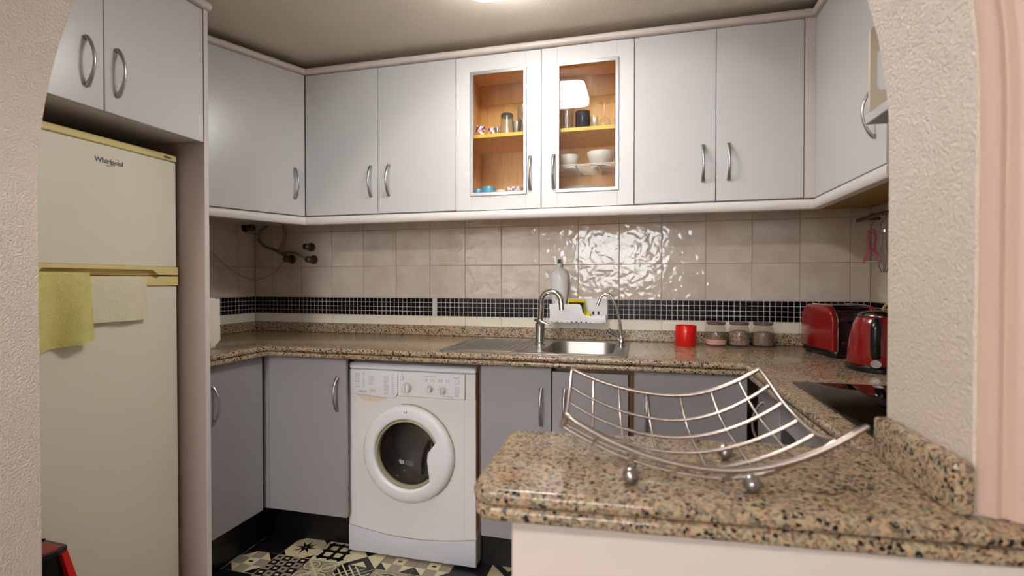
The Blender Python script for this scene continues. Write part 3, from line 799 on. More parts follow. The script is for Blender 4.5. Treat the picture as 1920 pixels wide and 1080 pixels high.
# ------------------------------------------------------------------ granite worktop
out = [(XL+.006, -.006), (XL+.006, -.951), (.325, -.951), (.325, -.631), (2.297, -.631), (2.317, -1.547)]
pen = rpoly([(2.317, -1.547), (1.700, -1.588), (1.712, -1.884), (2.62, -1.826)], [0, .035, .035, 0], 6)
out = out[:5]+pen+[(2.62, YB-.004), (AX1-.004, YB-.004), (AX1-.004, YA+.004), (XR-.006, YA+.004), (XR-.006, -.006)]
BX0, BX1, BY0, BY1 = 1.548, 1.838, -.548, -.150
hole = rrect(BX0-.006, BX1+.006, BY0-.006, BY1+.006, .07, 6)
t = thing('worktop', 'speckled tan granite worktop running round the kitchen and over the peninsula', 'worktop', (1.3, -.3, ZWB))
zm = (ZW+ZWB)/2
part('slab', slab(MB(), out, [hole], zm+.0004, ZW, .0085), 'granite', t)
part('slab', slab(MB(), inset(out, .0025), [hole], ZWB, zm-.0004, .0085), 'granite', t)
part('upstand', MB().box(XL+.021, XR-.021, -.024, -.0045, ZW, .9717, .002), 'granite', t)
part('upstand', MB().box(XL+.005, XL+.020, -.951, -.006, ZW, .9717, .002), 'granite', t)
part('upstand', MB().box(XR-.020, XR-.005, -1.56, -.006, ZW, .9717, .002), 'granite', t)
part('upstand', MB().box(XL+.021, .322, -.9515, -.933, ZW, .9717, .002), 'granite', t)
part('upstand', MB().box(2.319, AX1-.001, -1.812, -1.588, ZW, .9855, .006, seg=2), 'granite', t)

# ------------------------------------------------------------------ base cabinets
YBF = -.5956; ZK = .1698; ZBT = .858
def base_x(name, label, xa, xb, doors, zl=ZWB-.003, zr=ZWB-.003, group='base cabinets along the back wall'):
    t = thing(name, label, 'cabinet', ((xa+xb)/2, -.3, 0), group)
    part('body', MB().box(xa+.0005, xa+.017, YBF+.020, -.01, ZK, zl).box(xb-.017, xb-.0005, YBF+.020, -.01, ZK, zr).box(xa+.017, xb-.017, YBF+.020, -.01, ZK, ZK+.016).box(xa+.017, xb-.017, -.03, -.01, ZK+.016, ZWB-.003).box(xa+.017, xb-.017, YBF+.020, YBF+.04, ZWB-.06, ZWB-.003), 'wood_side', t)
    for a, c, zt_, hx in doors:
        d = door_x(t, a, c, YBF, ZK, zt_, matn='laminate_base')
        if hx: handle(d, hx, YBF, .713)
    return t
t = base_x('base_cabinet', 'grey single door base cabinet left of the washing machine', .285, .679, [(.301, .701, ZWB-.004, .657)])
part('filler', MB().box(.2705, .3005, YBF+.002, YBF+.02, ZK, ZWB-.004), 'laminate_base', t)
base_x('base_cabinet', 'grey single door base cabinet right of the washing machine', 1.303, 1.606, [(1.315, 1.606, ZWB-.004, 1.566)], zr=.745)
base_x('base_cabinet', 'sink base cabinet with a low grey door and bare wooden edges', 1.6065, 1.9135, [(1.6085, 1.901, .856, 1.659)], zl=.745)
base_x('base_cabinet', 'dark grey base cabinet in the right corner behind the wire basket', 1.914, 2.322, [(1.921, 2.316, ZWB-.004, 1.966)])
# left run
XLD = .289
t = thing('base_cabinet', 'grey single door base cabinet beside the tall fridge panel', 'cabinet', (0, -.78, 0))
part('body', MB().box(XL+.01, XLD-.020, -.952, -.622, ZK, ZWB-.003), 'laminate_edge', t)
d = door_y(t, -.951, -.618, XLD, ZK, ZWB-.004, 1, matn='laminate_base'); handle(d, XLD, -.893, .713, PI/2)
# right run: a door unit and the oven beneath the cooktop
XRB = 2.345
t = thing('base_cabinet', 'grey base cabinet under the right worktop next to the oven', 'cabinet', (2.6, -.76, 0))
part('body', MB().box(XRB+.020, XR-.01, -.905, -.64, ZK, ZWB-.003), 'laminate_edge', t)
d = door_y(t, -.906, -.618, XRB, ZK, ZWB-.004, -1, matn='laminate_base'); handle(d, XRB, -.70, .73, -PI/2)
t = thing('built_in_oven', 'grey fronted oven with black glass under the cooktop', 'oven', (2.6, -1.2, 0))
part('body', MB().box(XRB+.022, XR-.01, -1.53, -.908, ZK, ZWB-.003), 'black_plastic', t)
part('drawer_front', MB().box(XRB, XRB+.018, -1.53, -.909, .785, ZWB-.004, .0016), 'laminate_base', t)
od = part('oven_door', MB().box(XRB+.003, XRB+.021, -1.53, -.909, ZK+.01, .782, .0016), 'cooktop_glass', t)
part('oven_handle', MB().tube([(XRB+.004, -1.46, .735), (XRB-.018, -1.45, .735), (XRB-.018, -.98, .735), (XRB+.004, -.97, .735)], .006, 8), 'handle_metal', od)
# plinths
solo('plinth', MB().box(.232, .683, -.497, -.485, 0, ZK-.002), 'plinth_black', 'black plinth board left of the washing machine', 'plinth')
solo('plinth', MB().box(1.286, 2.40, -.497, -.485, 0, ZK-.002), 'plinth_black', 'black plinth board right of the washing machine', 'plinth')
solo('plinth', MB().box(.220, .2315, -.952, -.485, 0, ZK-.002), 'plinth_black', 'black plinth board under the cabinet beside the fridge panel', 'plinth')
solo('plinth', MB().box(2.401, 2.413, -1.55, -.485, 0, ZK-.002), 'plinth_black', 'black plinth board under the right oven run', 'plinth')

# ------------------------------------------------------------------ washing machine
WX0, WX1, WY = .687, 1.282, -.555
t = thing('washing_machine', 'white front loading washing machine under the worktop', 'washing machine', ((WX0+WX1)/2, WY+.25, 0))
part('body', MB().box(WX0+.002, WX0+.008, WY+.0225, WY+.50, .012, .820).box(WX1-.008, WX1-.002, WY+.0225, WY+.50, .012, .820).box(WX0+.008, WX1-.008, WY+.49, WY+.50, .012, .820).box(WX0+.008, WX1-.008, WY+.0225, WY+.49, .012, .03), 'washer_cream', t)
def vloft(m, zs, x0, x1, y0, yb): pass
# front panel (with the round opening) sits between kick plate and fascia
dcx, dcz = .9735, .4655
def disc_hole_panel(m, x0, x1, z0, z1, yf, yb, cx, cz, r, n=40, zlow=None):
    """flat panel with circular hole, built as ring of quads between circle and the rectangle"""
    V = []; F = []
    for k in range(n):
        a = 2*PI*k/n; c, s_ = math.cos(a), math.sin(a)
        tx = ((x1-cx)/c if c > 1e-9 else (x0-cx)/c if c < -1e-9 else 1e9); tz = ((z1-cz)/s_ if s_ > 1e-9 else (z0-cz)/s_ if s_ < -1e-9 else 1e9)
        tt = min(tx, tz); V += [(cx+r*c, yf, cz+r*s_), (cx+tt*c, yf, cz+tt*s_), (cx+r*c, yb, cz+r*s_), (cx+tt*c, yb, cz+tt*s_)]
    for k in range(n):
        j = (k+1) % n; a, b2 = 4*k, 4*j
        F += [(a, a+1, b2+1, b2), (a+2, b2+2, b2+3, a+3), (a, b2, b2+2, a+2), (a+1, a+3, b2+3, b2+1)]
    for cx_, cz_ in ((x0, z0), (x1, z0), (x1, z1), (x0, z1)):
        # fill the corner triangles
        best = sorted(range(n), key=lambda k: (V[4*k+1][0]-cx_)**2+(V[4*k+1][2]-cz_)**2)[:2]
        o = len(V); V.append((cx_, yf, cz_)); F.append((4*best[0]+1, 4*best[1]+1, o))
    return m.add(V, F)
fp = part('front_panel', disc_hole_panel(MB(), WX0+.001, WX1-.001, .10, .713, WY, WY+.022, dcx, dcz, .178), 'washer_white', t)
for xs in (WX0+.030, WX1-.052): part('seam', MB().box(xs, xs+.0012, WY-.0006, WY+.001, .105, .70), 'washer_kick', fp)
kick = [(WX0, .012), (WX1, .012)]+[(WX1-(WX1-WX0)*k/12, .128-.030*math.sin(PI*k/12)+(0 if k else 0)) for k in range(13)]
part('kick_plate', MB().prism(kick, WY-.004, WY+.020, axis='y', b=.003), 'washer_kick', t)
part('seam_line', MB().tube([(WX1-.003-(WX1-WX0-.006)*k/12, WY-.0035, .1285-.030*math.sin(PI*k/12)) for k in range(13)], .0009, 5), 'rust', t)
part('top_panel', MB().box(WX0-.001, WX1+.001, WY-.003, WY+.50, .821, .850, .010, seg=3), 'washer_panel', t)
# fascia: main panel bows slightly
fas = part('fascia', MB().box(WX0+.242, WX1-.046, WY-.007, WY+.02, .712, .8205, .003), 'washer_panel', t)
part('fascia_end', MB().box(WX1-.0455, WX1-.001, WY-.002, WY+.02, .712, .8205, .003), 'washer_white', t)
part('fascia_end', MB().box(WX0+.001, WX0+.029, WY-.002, WY+.02, .712, .8205, .003), 'washer_white', t)
dr = part('drawer', MB().prism([(WX0+.0295, .711), (WX0+.140, .7045), (WX0+.205, .702), (WX0+.228, .705), (WX0+.2415, .722), (WX0+.2415, .8205), (WX0+.0295, .8205)], WY-.008, WY+.02, axis='y', b=.002), 'washer_panel', t)
part('drawer_grip', MB().prism([(WX0+.036, .712), (WX0+.062, .690), (WX0+.10, .680), (WX0+.15, .686), (WX0+.21, .703)], WY-.0012, WY+.005, axis='y', b=.001), 'washer_cream', t)
for kx, kz, r in ((.974, .753, .021), (1.078, .752, .0145), (1.136, .750, .0145)):
    kb = part('knob', MB().lathe([(r*1.12, WY-.007), (r*1.1, WY-.011), (r*.98, WY-.012), (r*.9, WY-.026), (r*.8, WY-.029)], (kx, 0, kz), 24, axis='y').box(kx-.002, kx+.002, WY-.034, WY-.02, kz-r*.8, kz+r*.8, .001), 'washer_white', fas)
    m = MB(); n = 16 if r > .02 else 9
    for k in range(n):
        a = 2*PI*k/n+.2; m.box(kx+math.cos(a)*r*1.55-.0012, kx+math.cos(a)*r*1.55+.0012, WY-.0075, WY-.0069, kz+math.sin(a)*r*1.55-.0012, kz+math.sin(a)*r*1.55+.0012)
    part('dial_marks', m, 'washer_print', fas)
def button(x, z, w, h):
    m = MB().prism(rrect(x-w/2, x+w/2, z-h/2, z+h/2, min(w, h)*.3), WY-.0095, WY-.006, axis='y', b=.001)
    part('button', m, 'washer_panel', fas)
    m = MB(); pp = rrect(x-w/2-.001, x+w/2+.001, z-h/2-.001, z+h/2+.001, min(w, h)*.3); m.tube([(a, WY-.0072, c) for a, c in pp], .0006, 4, closed=True); part('button_outline', m, 'washer_print', fas)
for x_ in (1.058, 1.091, 1.127, 1.159): button(x_, .788, .014, .009)
button(.950, .793, .013, .015); button(1.201, .787, .016, .016)
def print_rows(parent, x0, x1, z0, z1, rows, matn='washer_print', seedv=0, y=WY-.0082):
    rnd = random.Random(seedv); m = MB(); h = (z1-z0)/rows
    for i in range(rows):
        z = z1-h*(i+.5); x = x0
        while x < x1-.003:
            w = min(rnd.uniform(.004, .010), x1-x); m.box(x, x+w, y-.0002, y+.0004, z-h*.2, z+h*.2); x += w+.0022
    part('printed_text', m, matn, parent)
print_rows(dr, WX0+.038, WX0+.062, .742, .806, 9, seedv=1); print_rows(dr, WX0+.075, WX0+.084, .742, .810, 9, seedv=2)
print_rows(dr, WX0+.105, WX0+.128, .755, .795, 6, seedv=3); print_rows(dr, WX0+.178, WX0+.198, .716, .797, 12, seedv=4); print_rows(dr, WX0+.214, WX0+.226, .716, .806, 11, seedv=5)
print_rows(dr, WX0+.108, WX0+.142, .720, .738, 2, seedv=6)
print_rows(fas, 1.046, 1.112, .801, .807, 1, seedv=7, y=WY-.0072); print_rows(fas, .942, .957, .807, .811, 1, seedv=8, y=WY-.0072); print_rows(fas, 1.186, 1.214, .801, .806, 1, 'print_dark', 9, y=WY-.0072)
print_rows(fas, 1.19, 1.212, .722, .768, 8, seedv=10, y=WY-.0072); print_rows(fas, 1.138, 1.182, .718, .726, 1, seedv=11, y=WY-.0072)
rotx = Matrix.Rotation(PI/2, 4, 'X')
me = text_mesh('indesit', .0155); me.materials.append(MATS['washer_blue']); inst('lettering', me, dr, TR(WX0+.072, WY-.0083, .726) @ rotx)
# door: ring with the handle lobe on the right
def door_ring():
    n = 160; m = MB(); V = []; F = []
    lobe = [(.1365, .062), (.098, .014), (.095, -.018), (.101, -.062), (.107, -.104)]
    def rin(a):
        c, s_ = math.cos(a), math.sin(a)
        for (xa, za), (xb, zb) in zip(lobe, lobe[1:]):
            # intersection of the ray with this piece of the handle edge
            den = c*(zb-za)-s_*(xb-xa)
            if abs(den) < 1e-9: continue
            r_ = (xa*(zb-za)-za*(xb-xa))/den; q = (r_*c-xa)/(xb-xa) if abs(xb-xa) > abs(zb-za) else (r_*s_-za)/(zb-za)
            if r_ > 0 and -1e-6 <= q <= 1+1e-6: return min(r_, .149)
        return .149
    prof = lambda ri: [(ri, WY+.006), (ri+.001, WY-.018), (ri+.005, WY-.024), (ri+.012, WY-.026), (.188, WY-.0245), (.203, WY-.020), (.2105, WY-.010), (.2125, WY+.001)]
    k = len(prof(.14))
    for i in range(n):
        a = 2*PI*i/n; ri = rin(a)
        for r, y in prof(ri): V.append((dcx+r*math.cos(a), y, dcz+r*math.sin(a)))
    for i in range(n):
        j = (i+1) % n
        for q in range(k-1): F.append((i*k+q, j*k+q, j*k+q+1, i*k+q+1))
    return m.add(V, F)
dd = part('door', door_ring(), 'washer_panel', t, angle=50)
part('door_mark', MB().box(dcx-.006, dcx-.003, WY-.0266, WY-.0245, dcz+.182, dcz+.185).box(dcx+.004, dcx+.0062, WY-.0266, WY-.0245, dcz+.180, dcz+.190).box(dcx+.000, dcx+.0062, WY-.0266, WY-.0245, dcz+.180, dcz+.182), 'print_dark', dd)
part('door_hinge_gap', MB().tube([(dcx+.2135*math.cos(a), WY-.004, dcz+.2135*math.sin(a)) for a in [-.9+i*.1 for i in range(27)]], .0028, 6), 'yellowed_rim', dd)
part('inner_rim', MB().lathe([(.1475, WY+.004), (.1475, WY-.012), (.140, WY-.016), (.137, WY-.004), (.139, WY+.01)], (dcx, 0, dcz), 48, axis='y', cap=False), 'yellowed_rim', dd)
gl = [(.139*math.cos(PI/2*i/8)+.0001, WY-.004+.075*math.sin(PI/2*i/8)) for i in range(9)]
part('door_glass', MB().lathe(gl, (dcx, 0, dcz), 36, axis='y', cap=False), 'washer_glass', dd)
part('gasket', MB().lathe([(.178, WY+.02), (.160, WY+.03), (.152, WY+.055), (.165, WY+.075), (.20, WY+.08)], (dcx, 0, dcz), 40, axis='y', cap=False), 'rubber_grey', t)
drum = part('drum', MB().lathe([(.205, WY+.082), (.225, WY+.10), (.230, WY+.22), (.21, WY+.26), (.12, WY+.275), (.001, WY+.28)], (dcx, 0, dcz), 40, axis='y', cap=False), 'drum_steel', t)
for k in range(3):
    a0 = .5+k*2*PI/3; ca, sa = math.cos(a0), math.sin(a0); m = MB()
    base = Vector((dcx+ca*.225, 0, dcz+sa*.225)); tip = Vector((dcx+ca*.165, 0, dcz+sa*.165)); tg = Vector((-sa, 0, ca))*.036
    V = []
    for y in (WY+.11, WY+.25): V += [base+tg+Vector((0, y, 0)), tip+tg*.35+Vector((0, y, 0)), tip-tg*.35+Vector((0, y, 0)), base-tg+Vector((0, y, 0))]
    m.add(V, [(0, 1, 5, 4), (1, 2, 6, 5), (2, 3, 7, 6), (0, 3, 2, 1), (4, 5, 6, 7)]); part('drum_paddle', m, 'drum_steel', drum)
m = MB()
for k in range(9): m.sphere((dcx+.010+.002*k, WY+.276-.001*k, dcz+.11-.018*k), .0035, seg=8)
part('drum_dimples', m, 'ceramic_white', drum)
for a in (1.9, 2.35, 4.1, 4.5, 6.1, .25):
    part('drum_ridge', MB().tube([(dcx+r_*math.cos(a+.4*r_/.2), WY+.266-.03*(r_/.2)**3, dcz+r_*math.sin(a+.4*r_/.2)) for r_ in (.03, .07, .11, .15, .19)], [.005, .011, .013, .011, .005], 8), 'chrome', drum)
m = MB()
for i in range(9):
    for k in range(26):
        a = 1.9+k*.105; m.add([(dcx+.2285*math.cos(a+q*.018+.006*(i % 2)*4), WY+.115+i*.013+w*.0055, dcz+.2285*math.sin(a+q*.018+.006*(i % 2)*4)) for q, w in ((0, 0), (1, 0), (1, 1), (0, 1))], [(0, 1, 2, 3)])
o = part('drum_holes', m, 'dark_gap', drum); o['kind'] = 'stuff'
for k in range(2): part('foot', MB().lathe([(.018, 0), (.018, .006), (.008, .008), (.008, .014)], (WX0+.05+k*.495, WY+.06, 0), 14), 'black_plastic', t)

# ------------------------------------------------------------------ ceiling lamp
LX0, LX1, LY0, LY1 = 1.355, 1.655, -1.08, -.775
t = thing('ceiling_lamp', 'glowing white square ceiling lamp with rounded corners', 'lamp', ((LX0+LX1)/2, (LY0+LY1)/2, ZC))
part('base', MB().prism(rrect(LX0+.01, LX1-.01, LY0+.01, LY1-.01, .04), ZC-.03, ZC-.0005), 'rail_white', t)
part('diffuser', MB().prism(rrect(LX0, LX1, LY0, LY1, .045), ZC-.080, ZC-.0305, b=.012), 'lamp_glow', t)

# ------------------------------------------------------------------ sink and taps
t = thing('sink', 'stainless steel inset sink with ribbed drainer', 'sink', (1.5, -.33, ZW))
sx0, sx1, sy0, sy1 = 1.125, 1.898, -.585, -.085
hole2 = rrect(BX0, BX1, BY0, BY1, .07, 8)
part('deck', slab(MB(), rrect(sx0, sx1, sy0, sy1, .02, 4), [hole2], ZW+.0004, ZW+.0034, .0014), 'steel', t)
m = MB(); V = []; F = []; n = len(hole2)
lv = [(0, .003), (.004, -.004), (.010, -.10), (.030, -.148), (.07, -.158)]
for d_, z in lv: V += [(x, y, ZW+z) for x, y in inset(hole2, d_)]
for i in range(len(lv)-1):
    for k in range(n): F.append((i*n+k, i*n+(k+1) % n, (i+1)*n+(k+1) % n, (i+1)*n+k))
F.append(tuple((len(lv)-1)*n+k for k in range(n)))
bw = part('bowl', m.add(V, F), 'steel', t, angle=60)
part('strainer', MB().lathe([(.04, ZW-.158), (.04, ZW-.155), (.03, ZW-.1545), (.012, ZW-.157)], ((BX0+BX1)/2, (BY0+BY1)/2, 0), 24), 'chrome', bw)
dm = MB(); dm.tube([(x, y, ZW+.0034) for x, y in rrect(1.150, 1.470, -.555, -.115, .05, 6)], .0022, 6, closed=True)
part('drainer_rim', dm, 'steel', t)
for k in range(11): part('drainer_rib', MB().tube([(1.185+k*.0255, -.53, ZW+.0032), (1.185+k*.0255, -.14, ZW+.0032)], .0024, 6), 'steel', t)
# kitchen tap
TX, TY = 1.503, -.300; z0 = ZW+.0034
t = thing('kitchen_tap', 'chrome mixer tap with high arched spout left of the sink bowl', 'tap', (TX, TY, z0))
part('base', MB().lathe([(.025, z0), (.025, z0+.008), (.021, z0+.012), (.0205, z0+.075), (.0225, z0+.085), (.0225, z0+.095), (.017, z0+.10)], (TX, TY, 0), 24), 'chrome', t)
sp = [(TX+.001, TY, z0+.09), (TX+.003, TY, z0+.13), (TX+.006, TY, z0+.17)]
for i in range(13):
    a = PI-(PI*1.02)*i/12; sp.append((TX+.052+.046*math.cos(a), TY-.012*(i/12), z0+.195+.046*math.sin(a)))
sp.append((TX+.101, TY-.014, z0+.158))
part('spout', MB().tube(sp, [.0125]*3+[.0118]*13+[.0118], 14), 'chrome', t)
part('lever', MB().tube([(TX-.024, TY, z0+.112), (TX-.005, TY-.004, z0+.111), (TX+.02, TY-.012, z0+.102), (TX+.052, TY-.022, z0+.088)], [(.006, .012), (.010, .020), (.007, .014), (.003, .007)], 12, up=(0, 0, 1)), 'chrome', t)
# filter tap
TX, TY = 1.862, -.262
t = thing('filter_tap', 'slim chrome drinking water tap with thin hooked spout right of the sink bowl', 'tap', (TX, TY, z0))
part('base', MB().lathe([(.018, z0), (.018, z0+.005), (.0115, z0+.010), (.0115, z0+.040), (.008, z0+.046)], (TX, TY, 0), 20), 'chrome', t)
sp = [(TX, TY, z0+.04), (TX-.006, TY, z0+.10), (TX-.017, TY, z0+.16), (TX-.034, TY, z0+.20)]
for i in range(8):
    a = .25*PI+PI*.72*i/7; sp.append((TX-.065+.032*math.cos(a), TY-.005*i/7, z0+.196+.034*math.sin(a)))
sp.append((TX-.106, TY-.007, z0+.176))
part('spout', MB().tube(sp, .0062, 10), 'chrome', t)
part('valve_body', MB().tube([(TX+.004, TY, z0+.022), (TX-.020, TY-.004, z0+.042), (TX-.055, TY-.012, z0+.062)], [.0105, .0095, .011], 12), 'chrome', t)
part('lever', MB().tube([(TX-.056, TY-.012, z0+.076), (TX-.03, TY-.006, z0+.062), (TX-.008, TY, z0+.046)], [.004, .0055, .005], 10), 'chrome', t)
# wall caddy, soap bottle, sponge
CX0, CX1 = 1.505, 1.785
t = thing('sink_caddy', 'white plastic sink caddy stuck to the tiles above the sink', 'caddy', (1.645, -.05, 1.006))
back = rrect(CX0+.004, CX1, 1.008, 1.122, .012)
m = MB(); bm = bmesh.new()
part('back_plate', MB().prism(back, -.012, -.006, axis='y', b=.0015), 'white_plastic', t)
for sx_, sz in ((1.742, 1.099), (1.716, 1.051), (1.742, 1.051)):
    part('hook_slot', MB().prism(rrect(sx_-.005, sx_+.005, sz-.009, sz+.009, .003), -.0132, -.0121, axis='y'), 'print_dark', t)
fr = [(CX0, 1.096), (CX0+.006, 1.030), (CX0+.012, 1.012), (CX0+.025, 1.006), (CX1-.03, 1.006), (CX1-.012, 1.012), (CX1-.004, 1.040), (1.700, 1.040), (1.680, 1.044), (1.671, 1.056), (1.664, 1.088), (1.655, 1.097), (1.64, 1.0985)]
part('front_wall', MB().prism(fr, -.082, -.078, axis='y', b=.001), 'white_plastic', t)
part('floor_tray', MB().box(CX0+.012, CX1-.012, -.079, -.011, 1.006, 1.010).box(CX0+.003, CX0+.009, -.079, -.011, 1.008, 1.094).box(CX1-.009, CX1-.004, -.079, -.011, 1.008, 1.045), 'white_plastic', t)
for k in range(9): part('drain_notch', MB().prism(rrect(CX0+.038+k*.0235, CX0+.046+k*.0235, 1.0052, 1.0125, .003, 3), -.0834, -.0821, axis='y'), 'print_dark' if 2 < k < 7 else 'satin_nickel', t)
bx, by = 1.550, -.045; z0_ = 1.0105
t = thing('soap_bottle', 'white dish soap bottle with green nozzle standing in the sink caddy', 'bottle', (bx, by, z0_))
bp_ = [(.028, 0), (.032, .004), (.033, .05), (.034, .085), (.037, .11), (.0415, .15), (.0435, .19), (.0435, .205), (.038, .225), (.024, .240), (.0125, .247), (.0115, .25)]
m = MB().lathe([(r, z0_+z*1.08) for r, z in bp_], (0, 0, 0), 28); m.xf(TR(bx, by, 0) @ Matrix.Diagonal((1.06, .72, 1, 1)))
bb = part('bottle_body', m, 'soap_white', t, angle=60)
part('cap', MB().lathe([(.0125, z0_+.266), (.0125, z0_+.284), (.010, z0_+.287), (.006, z0_+.289)], (bx, by, 0), 20), 'soap_white', t)
part('nozzle', MB().lathe([(.005, z0_+.288), (.0085, z0_+.292), (.0085, z0_+.304), (.005, z0_+.308)], (bx, by, 0), 16), 'soap_green', t)
part('label', MB().prism([(bx-.015, 1.09), (bx+.024, 1.09), (bx+.026, 1.125), (bx-.010, 1.118)], by-.0263, by-.0245, axis='y'), 'label_white', bb)
part('label_mark', MB().prism(rrect(bx-.014, bx+.004, 1.118, 1.136, .004), by-.0268, by-.0247, axis='y'), 'label_green', bb)
t = thing('sponge', 'yellow sponge with dark scouring side in the sink caddy', 'sponge', (1.632, -.05, 1.011))
part('foam', MB().box(1.594, 1.678, -.058, -.036, 1.0112, 1.119, .004), 'sponge_yellow', t)
part('scouring_pad', MB().box(1.60, 1.674, -.064, -.0585, 1.0112, 1.105, .002), 'scourer', t)
solo('dish_cloth', MB().prism(rpoly([(1.676, 1.0105), (1.712, 1.0105), (1.706, 1.050), (1.694, 1.060), (1.682, 1.050)], .006), -.060, -.03, axis='y', b=.004), 'sponge_yellow', 'small yellow cloth bunched in the low end of the sink caddy', 'cloth', (1.69, -.045, 1.0105))

# ------------------------------------------------------------------ worktop items
ZT = ZW+.0003
def cup(name, label, c, r, h, matn, cat='mug', rim=None, taper=1.0, group=None, z=ZT, inner=None, th=.003):
    pr_ = [(r*taper*.94, 0), (r*taper, .004), (r, h-.002), (r-.001, h), (r-th, h-.001), (r*taper-th, th+.002), (.001, th)]
    return solo(name, MB().lathe([(a, z+b2) for a, b2 in pr_], (c[0], c[1], 0), 32), matn, label, cat, (c[0], c[1], z), group, angle=50)
cup('mug', 'red cylindrical mug standing on the back worktop', (2.142, -.155), .0455, .092, 'red_mug', taper=.99)
for (jx, jy, lab, fill, fh, base) in ((2.276, -.105, 'glass spice jar half full with pink salt at the bottom', 'spice_brown', .056, True),
                                      (2.374, -.098, 'glass spice jar full of brown spice between two jars', 'spice_dark', .066, False),
                                      (2.474, -.092, 'glass spice jar of dark spice nearest to the toaster', 'spice_brown', .062, False)):
    t = thing('spice_jar', lab, 'jar', (jx, jy, ZT), 'spice jars on the worktop')
    part('glass', MB().lathe([(.036, ZT), (.043, ZT+.004), (.045, ZT+.02), (.045, ZT+.062), (.041, ZT+.078), (.036, ZT+.088), (.036, ZT+.094)], (jx, jy, 0), 28), 'jar_glass', t)
    part('spice', MB().lathe([(.034, ZT+.003), (.0425, ZT+.007), (.0435, ZT+.03), (.0435, ZT+min(fh, .060)), (.02, ZT+fh+.004), (.001, ZT+fh+.002)], (jx, jy, 0), 24), fill, t)
    if base: part('salt', MB().lathe([(.0345, ZT+.0022), (.044, ZT+.008), (.0442, ZT+.028), (.044, ZT+.029)], (jx, jy, 0), 24), 'pink_salt', t)
    part('lid', MB().lathe([(.038, ZT+.0945), (.041, ZT+.097), (.041, ZT+.104), (.039, ZT+.106), (.02, ZT+.1075)], (jx, jy, 0), 28), 'lid_plum', t)
# toaster
M = TR(2.707, -.282, ZT) @ RZ(.15)
t = thing('toaster', 'glossy red toaster with dark front end in the right corner', 'toaster', (2.707, -.282, ZT))
def tp(name, mb, matn, par=t, **k): return part(name, mb.xf(M), matn, par, **k)
def side_prof(l, h, r, z0=.024): return rpoly([(-l, z0), (l, z0), (l, h), (-l, h)], [.004, .004, r, r], 9)
tp('base', MB().prism(rrect(-.087, .087, -.129, .129, .03), .007, .026, b=.004), 'black_plastic')
for sx_ in (-1, 1):
    for sy_ in (-1, 1): tp('foot', MB().lathe([(.012, 0), (.012, .0075)], (sx_*.062, sy_*.105, 0), 12), 'black_plastic')
tp('core', MB().prism(side_prof(.115, .186, .052), -.066, .066, axis='x', b=.002), 'dark_plum', angle=50)
for sx_ in (-1, 1):
    a, c = (-.086, -.066) if sx_ < 0 else (.066, .086)
    sp_ = tp('side_panel', MB().prism(side_prof(.125, .198, .070), a, c, axis='x', b=.006, seg=3), 'red_gloss', angle=50)
    tp('seam_trim', MB().tube([(sx_*.0655, y, z) for y, z in side_prof(.1255, .1985, .070)], .0022, 6, closed=True), 'chrome', sp_)
tp('top_plate', MB().prism(rpoly([(-.095, .184), (.095, .184), (.075, .197), (-.075, .197)], .006), -.060, .060, axis='x', b=.002), 'smoked_metal')
for sx_ in (-.024, .024): tp('slot', MB().box(sx_-.013, sx_+.013, -.072, .072, .1965, .1978), 'black_plastic')
tp('lever_slot', MB().box(-.003, .003, -.1172, -.1145, .070, .168), 'chrome')
tp('lever', MB().prism(rrect(-.032, .032, .132, .150, .008), -.147, -.1175, axis='y', b=.004), 'black_plastic')
tp('dial', MB().lathe([(.013, -.115), (.0125, -.126), (.009, -.128)], (-.036, 0, .052), 18, axis='y'), 'dark_plum')
# kettle
kx, ky = 2.706, -.655
t = thing('kettle', 'red electric kettle with black handle and base beside the toaster', 'kettle', (kx, ky, ZT))
part('base', MB().lathe([(.095, ZT), (.099, ZT+.004), (.099, ZT+.014), (.092, ZT+.020)], (kx, ky, 0), 36), 'black_plastic', t)
part('body', MB().lathe([(.092, ZT+.0205), (.095, ZT+.026), (.093, ZT+.06), (.087, ZT+.11), (.078, ZT+.150), (.069, ZT+.170), (.064, ZT+.175)], (kx, ky, 0), 40), 'red_gloss', t, angle=60)
part('lid', MB().lathe([(.066, ZT+.1752), (.0655, ZT+.180), (.055, ZT+.188), (.032, ZT+.193), (.001, ZT+.195)], (kx, ky, 0), 36), 'smoked_metal', t, angle=60)
ka = math.atan2(CAM.y-ky, CAM.x-kx)-.13
hm = MB(); hp_ = [(.068, .163), (.088, .168), (.106, .160), (.113, .140), (.113, .10), (.110, .066), (.102, .052), (.086, .050)]
hm.tube([(r, 0, ZT+z) for r, z in hp_], [(.008, .011)]*2+[(.009, .014)]*4+[(.008, .012)]*2, 12, up=(1, 0, 0)); hm.xf(TR(kx, ky, 0) @ RZ(ka))
part('handle', hm, 'black_plastic', t, angle=60)
sm = MB().lathe([(.0001, .118), (.012, .118), (.012, .121), (.0001, .1215)], (0, 0, ZT+.03), 20, axis='x'); sm.xf(TR(kx, ky, 0) @ RZ(ka) @ TR(0, 0, 0) @ Matrix.Diagonal((.83, 1.2, 1, 1)))
part('switch', sm, 'satin_nickel', t)
solo('yellow_cord', MB().tube([(2.742, -.50, ZT+.008), (2.76, -.50, ZT+.15), (2.768, -.52, ZT+.20), (2.80, -.56, ZT+.26), (2.85, -.60, ZT+.30), (XR-.02, -.63, ZT+.31)], .0045, 8), 'yellow_cord', 'thin yellow cord rising behind the red kettle', 'cord', (2.742, -.5, ZT))
# cooktop
t = thing('cooktop', 'black glass cooktop set into the right worktop', 'cooktop', (2.62, -1.26, ZT))
part('glass', MB().prism(rrect(2.362, 2.868, -1.545, -.962, .006), ZT, ZT+.005, b=.001), 'cooktop_glass', t)
